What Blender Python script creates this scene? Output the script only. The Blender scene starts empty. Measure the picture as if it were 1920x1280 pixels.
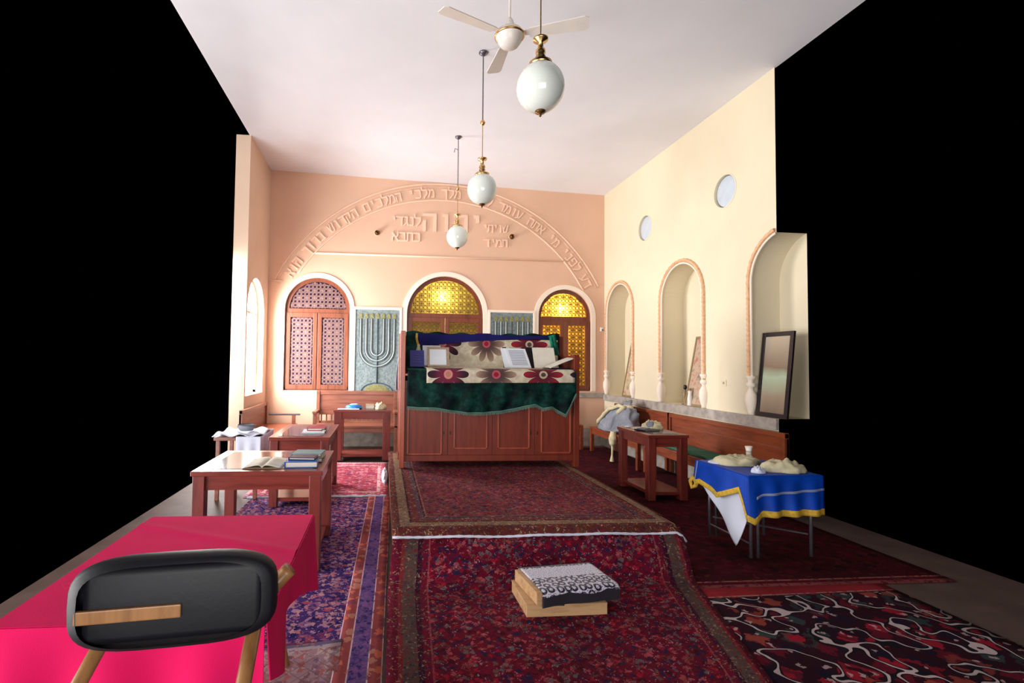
import bpy, bmesh, math, random
from mathutils import Vector, Matrix, noise
from mathutils.geometry import tessellate_polygon
random.seed(7)
PI = math.pi
SC = bpy.context.scene
COL = SC.collection

# ------------------------------------------------------------------ camera
cam_d = bpy.data.cameras.new('camera')
cam = bpy.data.objects.new('camera', cam_d); COL.objects.link(cam)
cam_d.sensor_width = 36.0
cam_d.lens = 36.0 * 961.0 / 1920.0
cam_d.shift_x = (960.0 - 810.0) / 1920.0
cam_d.shift_y = (644.0 - 640.0) / 1920.0
cam_d.clip_start = 0.05
_x = Vector((0.9954, -0.0950, 0.0134)); _b = Vector((-0.0945, -0.9947, -0.0380))
_x.normalize(); _b = (_b - _x * _b.dot(_x)).normalized(); _u = _b.cross(_x)
cam.matrix_world = Matrix(((_x.x, _u.x, _b.x, 0), (_x.y, _u.y, _b.y, 0), (_x.z, _u.z, _b.z, 1.55), (0, 0, 0, 1)))
SC.camera = cam

# ------------------------------------------------------------------ world, exposure, daylight
w = bpy.data.worlds.new('world'); SC.world = w; w.use_nodes = True
w.node_tree.nodes['Background'].inputs[0].default_value = (0, 0, 0, 1)
SC.view_settings.view_transform = 'Standard'
SC.view_settings.look = 'None'
SC.view_settings.exposure = -0.12
SC.view_settings.gamma = 1.0
SC.view_settings.use_curve_mapping = False

def area(name, loc, target, sx, sy, power, col):
    l = bpy.data.lights.new(name, 'AREA'); l.shape = 'RECTANGLE'; l.size = sx; l.size_y = sy
    l.energy = power; l.color = col
    o = bpy.data.objects.new(name, l); COL.objects.link(o)
    o.location = loc
    o.rotation_euler = (Vector(target) - Vector(loc)).to_track_quat('-Z', 'Y').to_euler()
    return o
# daylight from the garden side (left), plus unseen fill lamps added below
area('daylight_garden', (-6.5, 2.2, 2.4), (2.6, 6.0, 2.4), 5.5, 3.6, 465, (1.0, 0.98, 0.96))
area('ceiling_fill', (-5.5, 1.2, 0.2), (1.6, 6.4, 5.0), 5.0, 2.0, 340, (1.0, 0.97, 0.96))  # unseen lamp added low on the left to brighten the ceiling
area('front_fill', (0.2, -3.0, 1.6), (1.3, 7.0, 4.2), 4.0, 2.6, 230, (1.0, 0.97, 0.95))  # unseen fill added behind the camera, making up for missing bounce
area('daylight_corner_window', (-2.75, 8.75, 2.0), (0.6, 9.3, 1.3), 1.6, 2.2, 640, (1.0, 0.98, 0.96))

# ------------------------------------------------------------------ node helpers
class X:
    def __init__(s, nt, sock): s.nt = nt; s.s = sock
    def _m(s, op, *o):
        n = s.nt.nodes.new('ShaderNodeMath'); n.operation = op
        for i, v in enumerate((s,) + o):
            if isinstance(v, X): s.nt.links.new(v.s, n.inputs[i])
            else: n.inputs[i].default_value = v
        return X(s.nt, n.outputs[0])
    def __add__(s, o): return s._m('ADD', o)
    def __sub__(s, o): return s._m('SUBTRACT', o)
    def __mul__(s, o): return s._m('MULTIPLY', o)
    def __truediv__(s, o): return s._m('DIVIDE', o)
    def __lt__(s, o): return s._m('LESS_THAN', o)
    def __gt__(s, o): return s._m('GREATER_THAN', o)
    def f(s, op, *o): return s._m(op, *o)

class Mat:
    def __init__(s, name, rough=0.6, metal=0.0, **kw):
        s.m = bpy.data.materials.new(name); s.m.use_nodes = True
        s.nt = s.m.node_tree; s.b = s.nt.nodes['Principled BSDF']
        s.b.inputs['Roughness'].default_value = rough
        s.b.inputs['Metallic'].default_value = metal
        for k, v in kw.items():
            s.b.inputs[k.replace('_', ' ')].default_value = v
    def set(s, inp, v):
        i = s.b.inputs[inp]
        if isinstance(v, X): s.nt.links.new(v.s, i)
        elif isinstance(v, tuple): i.default_value = (v[0], v[1], v[2], 1)
        else: i.default_value = v
    def coord(s, kind='Object', scale=(1, 1, 1)):
        n = s.nt.nodes.new('ShaderNodeTexCoord'); m = s.nt.nodes.new('ShaderNodeMapping')
        m.inputs['Scale'].default_value = scale
        s.nt.links.new(n.outputs[kind], m.inputs[0]); return X(s.nt, m.outputs[0])
    def sep(s, v):
        n = s.nt.nodes.new('ShaderNodeSeparateXYZ'); s.nt.links.new(v.s, n.inputs[0])
        return [X(s.nt, n.outputs[i]) for i in range(3)]
    def comb(s, a, b):
        n = s.nt.nodes.new('ShaderNodeCombineXYZ'); s.nt.links.new(a.s, n.inputs[0]); s.nt.links.new(b.s, n.inputs[1])
        return X(s.nt, n.outputs[0])
    def noise(s, v, scale, detail=3, rough=.55):
        n = s.nt.nodes.new('ShaderNodeTexNoise'); n.inputs['Scale'].default_value = scale
        n.inputs['Detail'].default_value = detail; n.inputs['Roughness'].default_value = rough
        s.nt.links.new(v.s, n.inputs['Vector']); return X(s.nt, n.outputs[0])
    def vor(s, v, scale, rnd=1.0, metric='EUCLIDEAN'):
        n = s.nt.nodes.new('ShaderNodeTexVoronoi'); n.voronoi_dimensions = '2D'; n.distance = metric
        n.inputs['Scale'].default_value = scale; n.inputs['Randomness'].default_value = rnd
        s.nt.links.new(v.s, n.inputs['Vector'])
        r = s.sep(X(s.nt, n.outputs['Color']))
        return X(s.nt, n.outputs['Distance']), r[0], r[1]
    def ramp(s, fac, stops, interp='LINEAR'):
        n = s.nt.nodes.new('ShaderNodeValToRGB'); cr = n.color_ramp; cr.interpolation = interp
        while len(cr.elements) < len(stops): cr.elements.new(0.5)
        for e, (p, c) in zip(cr.elements, stops): e.position = p; e.color = (c[0], c[1], c[2], 1)
        s.nt.links.new(fac.s, n.inputs[0]); return X(s.nt, n.outputs[0])
    def mix(s, fac, a, b, mode='MIX'):
        n = s.nt.nodes.new('ShaderNodeMix'); n.data_type = 'RGBA'; n.blend_type = mode
        for idx, v in ((0, fac), (6, a), (7, b)):
            if isinstance(v, X): s.nt.links.new(v.s, n.inputs[idx])
            elif isinstance(v, tuple): n.inputs[idx].default_value = (v[0], v[1], v[2], 1)
            else: n.inputs[idx].default_value = v
        return X(s.nt, n.outputs[2])
    def bump(s, h, strength=.3, dist=.01):
        n = s.nt.nodes.new('ShaderNodeBump'); n.inputs['Strength'].default_value = strength
        n.inputs['Distance'].default_value = dist
        s.nt.links.new(h.s, n.inputs['Height']); s.nt.links.new(n.outputs[0], s.b.inputs['Normal'])

def rgb(r, g, b):   # sRGB 0-255 to linear
    f = lambda c: (c / 255 / 12.92) if c <= 10 else ((c / 255 + .055) / 1.055) ** 2.4
    return (f(r), f(g), f(b))

def m_plain(name, c, rough=.7, var=.08, scale=6, bump=.1, metal=0, **kw):
    M = Mat(name, rough, metal, **kw); v = M.coord()
    n = M.noise(v, scale, 4)
    d = tuple(x * (1 - var * 2) for x in c); l = tuple(min(1, x * (1 + var)) for x in c)
    M.set('Base Color', M.ramp(n, [(.3, d), (.7, l)]))
    if bump: M.bump(M.noise(v, scale * 8, 3), bump, .004)
    return M.m
def m_wood(name, c, c2, rough=.35, axis=0, scale=5, coat=.2):
    M = Mat(name, rough); sc = [9, 9, 9]; sc[axis] = 1.0
    v = M.coord('Object', tuple(sc)); n = M.noise(v, scale * .5, 6, .65)
    M.set('Base Color', M.ramp(n, [(.3, c2), (.52, c), (.75, tuple(x * 1.18 for x in c))]))
    M.set('Coat Weight', coat); M.set('Coat Roughness', .2)
    M.bump(M.noise(v, scale * 3, 3), .12, .002)
    return M.m
def m_cloth(name, c, rough=.9, var=.12, scale=5, sheen=.0, weave=260, **kw):
    M = Mat(name, rough, 0, **kw); v = M.coord(); n = M.noise(v, scale, 4)
    d = tuple(x * (1 - var * 2) for x in c); l = tuple(min(1, x * (1 + var)) for x in c)
    M.set('Base Color', M.ramp(n, [(.3, d), (.7, l)])); M.b.inputs['Specular IOR Level'].default_value = .2
    M.bump(M.noise(v, weave, 2), .25, .002)
    return M.m

def m_rug(name, W, L, field, fpal, bands, bpal, sides=(1, 1, 1, 1), fs=17, spot=(.5, .42, .4), bs=24, lat=True, scroll=False):
    """oriental rug: UV in metres; bands = [(distance from edge, colour)...] outermost first, then the field"""
    M = Mat(name, 1.0); M.b.inputs['Specular IOR Level'].default_value = .12
    uv = M.coord('UV'); u, v, _ = M.sep(uv)
    ds = []
    if sides[0]: ds.append(u)
    if sides[1]: ds.append(u * -1.0 + W)
    if sides[2]: ds.append(v)
    if sides[3]: ds.append(v * -1.0 + L)
    d = ds[0]
    for q in ds[1:]: d = d.f('MINIMUM', q)
    wob = M.noise(uv, 22, 3) - .5; wo2 = M.noise(M.comb(v, u), 26, 3) - .5
    wv = M.comb(u + wob * .09, v + wo2 * .09)
    # field
    dist, r1, r2 = M.vor(wv, fs, .8, 'MANHATTAN')
    n = len(fpal)
    colr = M.ramp(r1, [(i / n, c) for i, c in enumerate(fpal)], 'CONSTANT')
    fcol = M.mix((dist < .46), field, colr)
    d2, q1, q2 = M.vor(wv, fs * 2.3, .9)
    fcol = M.mix((d2 < .22) * (q1 > .74) * .8, fcol, spot)
    d3, p1, p2 = M.vor(wv, fs * .42, .3, 'MANHATTAN')
    fcol = M.mix((d3 < .34) * (d3 > .2) * .6, fcol, M.ramp(p1, [(i / n, c) for i, c in enumerate(fpal[::-1])], 'CONSTANT'))
    if lat:
        a = (u + v) * (fs * .55); b = (u - v) * (fs * .55)
        g = a.f('FRACT').f('MINIMUM', b.f('FRACT')) < .1
        fcol = M.mix(g * .45, fcol, tuple(x * .35 for x in field))
    if scroll:
        sn = (M.noise(uv, 4.5, 1) - .5).f('ABSOLUTE')
        fcol = M.mix(sn < .035, fcol, rgb(20, 18, 26)); fcol = M.mix(sn < .013, fcol, rgb(196, 176, 176))
    # bands
    D = bands[-1][0] + .02
    st = [(0, bands[0][1])]
    for i in range(1, len(bands)): st.append((bands[i - 1][0] / D, bands[i][1]))
    bcol = M.ramp(d / D, st[:30], 'CONSTANT')
    e1, s1, s2 = M.vor(wv, bs, .8, 'MANHATTAN')
    k = len(bpal)
    bm = M.ramp(s1, [(i / k, c) for i, c in enumerate(bpal)], 'CONSTANT')
    bcol = M.mix((e1 < .45) * (s2 > .25) * .8, bcol, bm)
    col = M.mix(d < bands[-1][0], fcol, bcol)
    tone = M.ramp(M.noise(uv, 2.2, 3), [(.3, (.72, .72, .74)), (.7, (1.1, 1.08, 1.08))])
    col = M.mix(1.0, col, tone, 'MULTIPLY')
    M.set('Base Color', col)
    M.bump(M.noise(uv, 180, 2), .35, .004)
    return M.m

# ------------------------------------------------------------------ mesh helpers
class MB:
    def __init__(s): s.bm = bmesh.new(); s.uv = None
    def face(s, vs):
        try: return s.bm.faces.new(vs)
        except ValueError: return None
    def box(s, x0, x1, y0, y1, z0, z1, bev=0.0):
        t = bmesh.new()
        v = [t.verts.new(p) for p in ((x0, y0, z0), (x1, y0, z0), (x1, y1, z0), (x0, y1, z0), (x0, y0, z1), (x1, y0, z1), (x1, y1, z1), (x0, y1, z1))]
        for f in ((0, 3, 2, 1), (4, 5, 6, 7), (0, 1, 5, 4), (1, 2, 6, 5), (2, 3, 7, 6), (3, 0, 4, 7)): t.faces.new([v[i] for i in f])
        if bev: bmesh.ops.bevel(t, geom=t.edges[:], offset=bev, segments=2, affect='EDGES', profile=.6)
        s.merge(t); return s
    def merge(s, t, mat=None):
        if mat is not None: t.transform(mat)
        m = bpy.data.meshes.new('tmp'); t.to_mesh(m); t.free(); s.bm.from_mesh(m); bpy.data.meshes.remove(m)
    def obox(s, c, size, mat3, bev=0.0):
        q = MB(); a, b, d = (k / 2 for k in size); q.box(-a, a, -b, b, -d, d, bev)
        s.merge(q.bm, Matrix.Translation(c) @ mat3.to_4x4()); return s
    def bar(s, p, q, w, t, up=Vector((0, 1, 0))):
        p = Vector(p); q = Vector(q); z = (q - p); L = z.length; z.normalize()
        x = up.cross(z)
        if x.length < 1e-4: x = Vector((1, 0, 0)).cross(z)
        x.normalize(); y = z.cross(x)
        return s.obox((p + q) / 2, (w, t, L), Matrix((x, y, z)).transposed())
    def lathe(s, prof, c=(0, 0, 0), n=24, axis='Z', cap=True):
        rings = []
        for r, z in prof:
            ring = []
            for i in range(n):
                a = 2 * PI * i / n; x, y = r * math.cos(a), r * math.sin(a)
                p = (x, y, z) if axis == 'Z' else ((x, z, y) if axis == 'Y' else (z, x, y))
                ring.append(s.bm.verts.new((c[0] + p[0], c[1] + p[1], c[2] + p[2])))
            rings.append(ring)
        for a, b in zip(rings, rings[1:]):
            for i in range(n): s.face((a[i], a[(i + 1) % n], b[(i + 1) % n], b[i]))
        if cap and prof[0][0] > 1e-5: s.face(rings[0][::-1])
        if cap and prof[-1][0] > 1e-5: s.face(rings[-1])
        return s
    def tube(s, pts, r, n=8, closed=False):
        pts = [Vector(p) for p in pts]; rings = []; N = len(pts); up = None
        for i, p in enumerate(pts):
            if closed: t = pts[(i + 1) % N] - pts[i - 1]
            else: t = pts[min(i + 1, N - 1)] - pts[max(i - 1, 0)]
            t.normalize()
            if up is None:
                up = t.orthogonal().normalized()
            up = (up - t * up.dot(t)).normalized(); y = t.cross(up)
            rr = r(i / max(1, N - 1), i) if callable(r) else r
            rings.append([s.bm.verts.new(p + up * rr * math.cos(2 * PI * k / n) + y * rr * math.sin(2 * PI * k / n)) for k in range(n)])
        for i in range(N if closed else N - 1):
            a, b = rings[i], rings[(i + 1) % N]
            for k in range(n): s.face((a[k], a[(k + 1) % n], b[(k + 1) % n], b[k]))
        if not closed: s.face(rings[0][::-1]); s.face(rings[-1])
        return s
    def grid(s, fn, nu, nv, uvf=None):
        V = [[s.bm.verts.new(fn(i / nu, j / nv)) for j in range(nv + 1)] for i in range(nu + 1)]
        if uvf and s.uv is None: s.uv = s.bm.loops.layers.uv.new('UVMap')
        for i in range(nu):
            for j in range(nv):
                f = s.face((V[i][j], V[i + 1][j], V[i + 1][j + 1], V[i][j + 1]))
                if uvf and f:
                    for l, (a, b) in zip(f.loops, ((i, j), (i + 1, j), (i + 1, j + 1), (i, j + 1))): l[s.uv].uv = uvf(a / nu, b / nv)
        return s
    def poly(s, outer, holes, fn):
        """flat polygon with holes, (a, b) -> fn(a, b)"""
        loops = [[Vector((a, b, 0)) for a, b in outer]] + [[Vector((a, b, 0)) for a, b in h] for h in holes]
        flat = [p for l in loops for p in l]; vs = [s.bm.verts.new(fn(p.x, p.y)) for p in flat]
        for t in tessellate_polygon(loops): s.face([vs[i] for i in t])
        return s
    def rim(s, loop, fa, fb, closed=False):
        A = [s.bm.verts.new(fa(a, b)) for a, b in loop]; B = [s.bm.verts.new(fb(a, b)) for a, b in loop]
        n = len(loop)
        for i in range(n if closed else n - 1): s.face((A[i], A[(i + 1) % n], B[(i + 1) % n], B[i]))
        return s
    def prism(s, loop, fa, fb):
        s.poly(loop, [], fa); s.poly(loop, [], fb); s.rim(loop, fa, fb, True)
        return s
    def build(s, name, mat, parent=None, smooth=False, solid=0, sub=0, kind=None, loc=None):
        off = Vector(loc) if loc is not None else Vector((0, 0, 0))
        if parent is not None:
            p = parent
            while p is not None: off += p.location; p = p.parent
        if off.length: bmesh.ops.translate(s.bm, verts=s.bm.verts, vec=-off)
        bmesh.ops.remove_doubles(s.bm, verts=s.bm.verts, dist=1e-5)
        bmesh.ops.recalc_face_normals(s.bm, faces=s.bm.faces)
        me = bpy.data.meshes.new(name); s.bm.to_mesh(me); s.bm.free()
        o = bpy.data.objects.new(name, me); COL.objects.link(o)
        for m in (mat if isinstance(mat, (list, tuple)) else [mat]): me.materials.append(m)
        if smooth:
            for p in me.polygons: p.use_smooth = True
        if parent is not None: o.parent = parent
        if loc is not None: o.location = loc
        if solid:
            md = o.modifiers.new('thickness', 'SOLIDIFY'); md.thickness = solid; md.offset = 0
        if sub:
            md = o.modifiers.new('smooth', 'SUBSURF'); md.levels = sub; md.render_levels = sub
        if kind: o['kind'] = kind
        return o

def thing(name, label, cat, loc, group=None, kind=None):
    o = bpy.data.objects.new(name, None); COL.objects.link(o); o.location = loc; o.empty_display_size = .1
    return tag(o, label, cat, group, kind)
def tag(o, label=None, cat=None, group=None, kind=None):
    if label: o['label'] = label
    if cat: o['category'] = cat
    if group: o['group'] = group
    if kind: o['kind'] = kind
    return o
def copy_tree(o, parent=None):
    c = o.copy(); COL.objects.link(c); c.parent = parent
    for ch in o.children: copy_tree(ch, c)
    return c
def lerp(pts, x):
    if x <= pts[0][0]: return pts[0][1]
    for (a, b), (c, d) in zip(pts, pts[1:]):
        if x <= c: return b + (d - b) * (x - a) / (c - a)
    return pts[-1][1]
def arch(a0, a1, z0, zs, n=24, zr=None):
    """outline of an arched opening, bottom-left up, over and down to bottom-right"""
    r = (a1 - a0) / 2; zr = zr or r; c = (a0 + a1) / 2
    pts = [(a0, z0), (a0, zs)]
    for i in range(1, n): t = PI - PI * i / n; pts.append((c + r * math.cos(t), zs + zr * math.sin(t)))
    return pts + [(a1, zs), (a1, z0)]

# ------------------------------------------------------------------ materials
plaster_peach = m_plain('peach_plaster', rgb(222, 182, 156), .85, .03, 1.2, .12)
plaster_cream = m_plain('cream_plaster', rgb(226, 214, 186), .85, .03, 1.2, .12)
plaster_white = m_plain('white_plaster', rgb(234, 234, 240), .9, .025, 1.0, .1)
plaster_side = m_plain('pale_side_plaster', rgb(226, 196, 172), .85, .03, 1.2, .1)
plaster_relief = m_plain('relief_plaster', rgb(238, 202, 178), .8, .02, 3, .05)
trim_white = m_plain('window_surround_white', rgb(243, 228, 212), .7, .02, 3, .05)
rope_peach = m_plain('rope_moulding_peach', rgb(226, 178, 136), .7, .1, 30, .1)
marble = m_plain('grey_marble', rgb(172, 164, 156), .45, .18, 9, .05)
floor_stone = m_plain('floor_stone', rgb(96, 76, 70), .7, .15, 4, .1)
wood_table = m_wood('red_brown_varnished_wood', rgb(128, 52, 42), rgb(92, 30, 26), .28, 0)
wood_table_v = m_wood('red_brown_varnished_wood_upright', rgb(122, 48, 40), rgb(88, 28, 26), .35, 2)
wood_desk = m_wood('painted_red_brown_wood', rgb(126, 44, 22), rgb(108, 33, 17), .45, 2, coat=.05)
wood_desk_light = m_wood('pale_desk_wood', rgb(176, 84, 58), rgb(146, 60, 40), .35, 2, coat=.2)  # lighter tone of the desk wood, for mouldings, left posts and book rest
wood_bench = m_wood('bench_wood', rgb(134, 62, 32), rgb(100, 40, 20), .4, 1)
wood_bench_x = m_wood('bench_wood_faded', rgb(138, 84, 66), rgb(112, 62, 48), .35, 0)
wood_window = m_wood('window_walnut', rgb(124, 68, 46), rgb(90, 44, 30), .4, 2)
wood_window_d = m_wood('window_mahogany', rgb(116, 58, 36), rgb(84, 36, 22), .4, 2)
wood_pale = m_wood('pale_pine', rgb(200, 160, 116), rgb(168, 122, 82), .6, 0, coat=0)
wood_bent = m_wood('bent_beech', rgb(168, 118, 72), rgb(138, 90, 52), .4, 2)
tan_frame = m_plain('tan_frame', rgb(176, 150, 124), .5, .08, 20)
gold_frame = m_plain('dull_gold_frame', rgb(142, 122, 86), .45, .12, 30)
black_frame = m_plain('black_lacquer', rgb(34, 24, 30), .3, .1, 10)
brass = m_plain('polished_brass', rgb(232, 190, 128), .3, .1, 20, 0, metal=1)
brass_dark = m_plain('tarnished_brass', rgb(120, 84, 44), .4, .15, 20, 0, metal=.8)
steel = m_plain('dull_steel_tube', rgb(120, 116, 124), .35, .1, 20, 0, metal=.7)
white_enamel = m_plain('white_enamel', rgb(235, 226, 216), .3, .03, 6, 0)
def m_opal():
    M = Mat('opal_glass', .12); M.set('Base Color', rgb(236, 242, 234)); M.set('Subsurface Weight', .3)
    M.b.inputs['Subsurface Radius'].default_value = (.05, .05, .05); M.set('Coat Weight', .6); M.set('Coat Roughness', .05); return M.m
opal = m_opal()
frost = m_plain('frosted_glass', rgb(196, 208, 220), .35, .03, 10, 0)
def m_velvet(name, c, c2):
    M = Mat(name, .6); M.b.inputs['Specular IOR Level'].default_value = .12; v = M.coord(); n = M.noise(v, 6, 5, .65)
    M.set('Base Color', M.ramp(n, [(.38, c2), (.52, c), (.72, tuple(min(1, x * 3.2 + .004) for x in c))]))  # pale end of the noise ramp paints highlights into the cloth colour
    M.set('Sheen Weight', .12); M.b.inputs['Sheen Tint'].default_value = (.1, .7, .5, 1); M.set('Sheen Roughness', .3)
    M.bump(M.noise(v, 30, 3), .2, .01); return M.m
velvet_green = m_velvet('crushed_green_velvet', rgb(3, 40, 34), rgb(2, 14, 20))
fringe_green = m_cloth('green_fringe', rgb(96, 138, 124))
cloth_navy = m_cloth('navy_cloth', rgb(22, 18, 92), .7)
cloth_red = m_cloth('crimson_tablecloth', rgb(236, 20, 98), .9, .05, 3)
cloth_blue = m_cloth('royal_blue_cloth', rgb(6, 66, 178), .5, .12, 6)
cloth_silver = m_cloth('silver_ribbon', rgb(140, 150, 190), .4)
cloth_gold = m_cloth('gold_fringe_cloth', rgb(212, 172, 62), .6, .15, 40, .2, 120)
cloth_white = m_cloth('white_cloth', rgb(214, 218, 236), .8, .03)
cloth_cream = m_cloth('cream_wool', rgb(216, 206, 170), .95, .1, 14)
cloth_grey = m_cloth('grey_blue_cotton', rgb(140, 144, 156), .9, .14, 7)
cloth_green = m_cloth('green_seat_pad', rgb(58, 104, 84), .9)
paper = m_plain('paper', rgb(226, 230, 238), .8, .02, 8, 0)
paper_cream = m_plain('cream_paper', rgb(226, 220, 204), .8, .03, 8, 0)
ink = m_plain('ink', rgb(128, 130, 150), .9, .05, 8, 0)
dark_glass = m_plain('dark_table_inlay', rgb(96, 76, 84), .12, .1, 5, 0)
black_vinyl = m_plain('black_upholstery', rgb(16, 15, 24), .55, .1, 8, .1)
def book_mat(name, c, rough=.35): return m_plain(name, c, rough, .06, 12, .02)
bk_blue = book_mat('blue_book_cover', rgb(28, 104, 188)); bk_teal = book_mat('teal_book_cover', rgb(96, 166, 172))
bk_navy = book_mat('navy_book_cover', rgb(14, 32, 84)); bk_red = book_mat('magenta_book_cover', rgb(176, 24, 72))
bk_violet = book_mat('violet_blue_book_cover', rgb(62, 62, 138)); bk_black = book_mat('black_book_cover', rgb(26, 24, 30))
bk_cyan = book_mat('bright_blue_wrap', rgb(40, 128, 206), .2); bk_tan = book_mat('tan_book_cover', rgb(160, 140, 110))

# ------------------------------------------------------------------ room shell
XL, XR, YB = -2.12, 4.28, 9.6
def ceil_z(x): return 5.08 - (x - XL) * (0.19 / 6.4)
TH = .45
b = MB(); b.box(XL - .25, XR + .4, 1.3, YB + .35, -.12, 0); b.build('floor', floor_stone, kind='structure')
b = MB(); loop = [(XL - .02, ceil_z(XL - .02)), (XR + .02, ceil_z(XR + .02)), (XR + .02, ceil_z(XR + .02) + .15), (XL - .02, ceil_z(XL - .02) + .15)]
b.prism(loop, lambda a, z: (a, 3.0, z), lambda a, z: (a, YB + TH, z)); b.build('ceiling', plaster_white, kind='structure')

# back wall with three arched openings
W2 = (-1.81, -.63, 1.02, 2.515); W3 = (.43, 1.885, 1.02, 2.47); W4 = (2.96, 4.01, 1.05, 2.485)
b = MB(); outer = [(XL - TH, 0), (XR + TH, 0), (XR + TH, ceil_z(XR + TH)), (XL - TH, ceil_z(XL - TH))]
holes = [arch(*W2), arch(*W3), arch(*W4)]
b.poly(outer, holes, lambda a, z: (a, YB, z)); b.poly(outer, holes, lambda a, z: (a, YB + .3, z))
b.rim(outer, lambda a, z: (a, YB, z), lambda a, z: (a, YB + .3, z), True)
for h in holes: b.rim(h, lambda a, z: (a, YB, z), lambda a, z: (a, YB + .3, z), True)
b.build('wall_back', plaster_peach, kind='structure')

# right wall with three arched niches and two round recesses
b = MB(); Y0 = 5.2
outer = [(Y0, 0), (YB, 0), (YB, ceil_z(XR)), (Y0, ceil_z(XR))]
niches = [(8.46, 9.48), (6.51, 7.54)]
def nl(a0, a1): return arch(a0, a1, .996, 2.54)
holes = [nl(*n) for n in niches]
# the third niche is only seen at its far side; the wall is built as far as the photograph sees it
n3 = [(y, z) for y, z in arch(4.57, 5.60, .996, 2.54, 48)]
def circ(c, z, r, n=32): return [(c + r * math.cos(2 * PI * i / n), z - r * math.sin(2 * PI * i / n)) for i in range(n)]
discs = [(8.04, 3.83, .205), (6.05, 3.78, .205)]
part3 = [p for p in n3 if p[0] >= Y0]
zt = max(p[1] for p in part3)
ZS = 3.3
outer = [(Y0, 0), (YB, 0), (YB, ZS), (Y0, ZS), (Y0, zt)] + part3 + [(Y0, .996)]
holes += [circ(*d) for d in discs]
D = .36
b.poly(outer, holes[:2], lambda a, z: (XR, a, z))
YM = 7.05
for y0, y1, h in ((Y0, YM, holes[3]), (YM, YB, holes[2])): b.poly([(y0, ZS), (y1, ZS), (y1, ceil_z(XR)), (y0, ceil_z(XR))], [h], lambda a, z: (XR, a, z))
for h in holes[:2]:
    b.rim(h, lambda a, z: (XR, a, z), lambda a, z: (XR + D, a, z), True); b.poly(h, [], lambda a, z: (XR + D, a, z))
b.rim([(Y0, zt)] + part3 + [(Y0, .996)], lambda a, z: (XR, a, z), lambda a, z: (XR + D, a, z))
b.poly([(Y0, zt)] + part3 + [(Y0, .996)], [], lambda a, z: (XR + D, a, z))
for h in holes[2:]:
    b.rim(h, lambda a, z: (XR, a, z), lambda a, z: (XR + .035, a, z), True)
b.build('wall_right', plaster_cream, kind='structure')

# left wall with an arched window
W1 = (8.2, 9.32, 1.0, 2.36); YL = 8.14
b = MB(); outer = [(YL, 0), (YB, 0), (YB, ceil_z(XL)), (YL, ceil_z(XL))]; h = arch(*W1)
b.poly(outer, [h], lambda a, z: (XL, a, z)); b.poly(outer, [h], lambda a, z: (XL - .22, a, z))
b.rim(outer, lambda a, z: (XL, a, z), lambda a, z: (XL - .22, a, z), True); b.rim(h, lambda a, z: (XL, a, z), lambda a, z: (XL - .22, a, z), True)
b.build('wall_left', plaster_side, kind='structure')

# ledges / dado of grey marble
b = MB(); b.box(XR - .035, XR, Y0, YB, .875, .996, .006); b.box(2.5, XR, YB - .035, YB, .93, 1.02, .006)
b.build('trim_1', marble, kind='structure')
b = MB(); b.box(XL, XR, YB - .02, YB, 0, .34, .004); b.build('baseboard_back', marble, kind='structure')
b = MB(); b.box(XR - .02, XR, Y0, YB - .021, 0, .3, .004); b.build('baseboard_right', marble, kind='structure')

# ------------------------------------------------------------------ arch relief and inscription on the back wall
AC = (1.08, 1.508)
def arc_pts(R, a0, a1, n=90, y=YB - .008):
    return [(AC[0] + R * math.cos(math.radians(a0 + (a1 - a0) * i / n)), y, AC[1] + R * math.sin(math.radians(a0 + (a1 - a0) * i / n))) for i in range(n + 1)]
b = MB(); b.tube(arc_pts(3.45, 27, 153.5), .016, 6); b.tube(arc_pts(3.39, 27, 153.5), .007, 5); b.tube(arc_pts(3.14, 28, 148), .016, 6)
b.build('trim_2', plaster_relief, kind='structure', smooth=True)
b = MB(); b.tube([(-1.29, YB - .008, 3.56), (3.49, YB - .008, 3.56)], .018, 6); b.tube([(XL, YB - .008, 3.03), (-1.86, YB - .008, 3.03)], .014, 6)
b.build('trim_3', plaster_relief, kind='structure', smooth=True)

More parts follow.
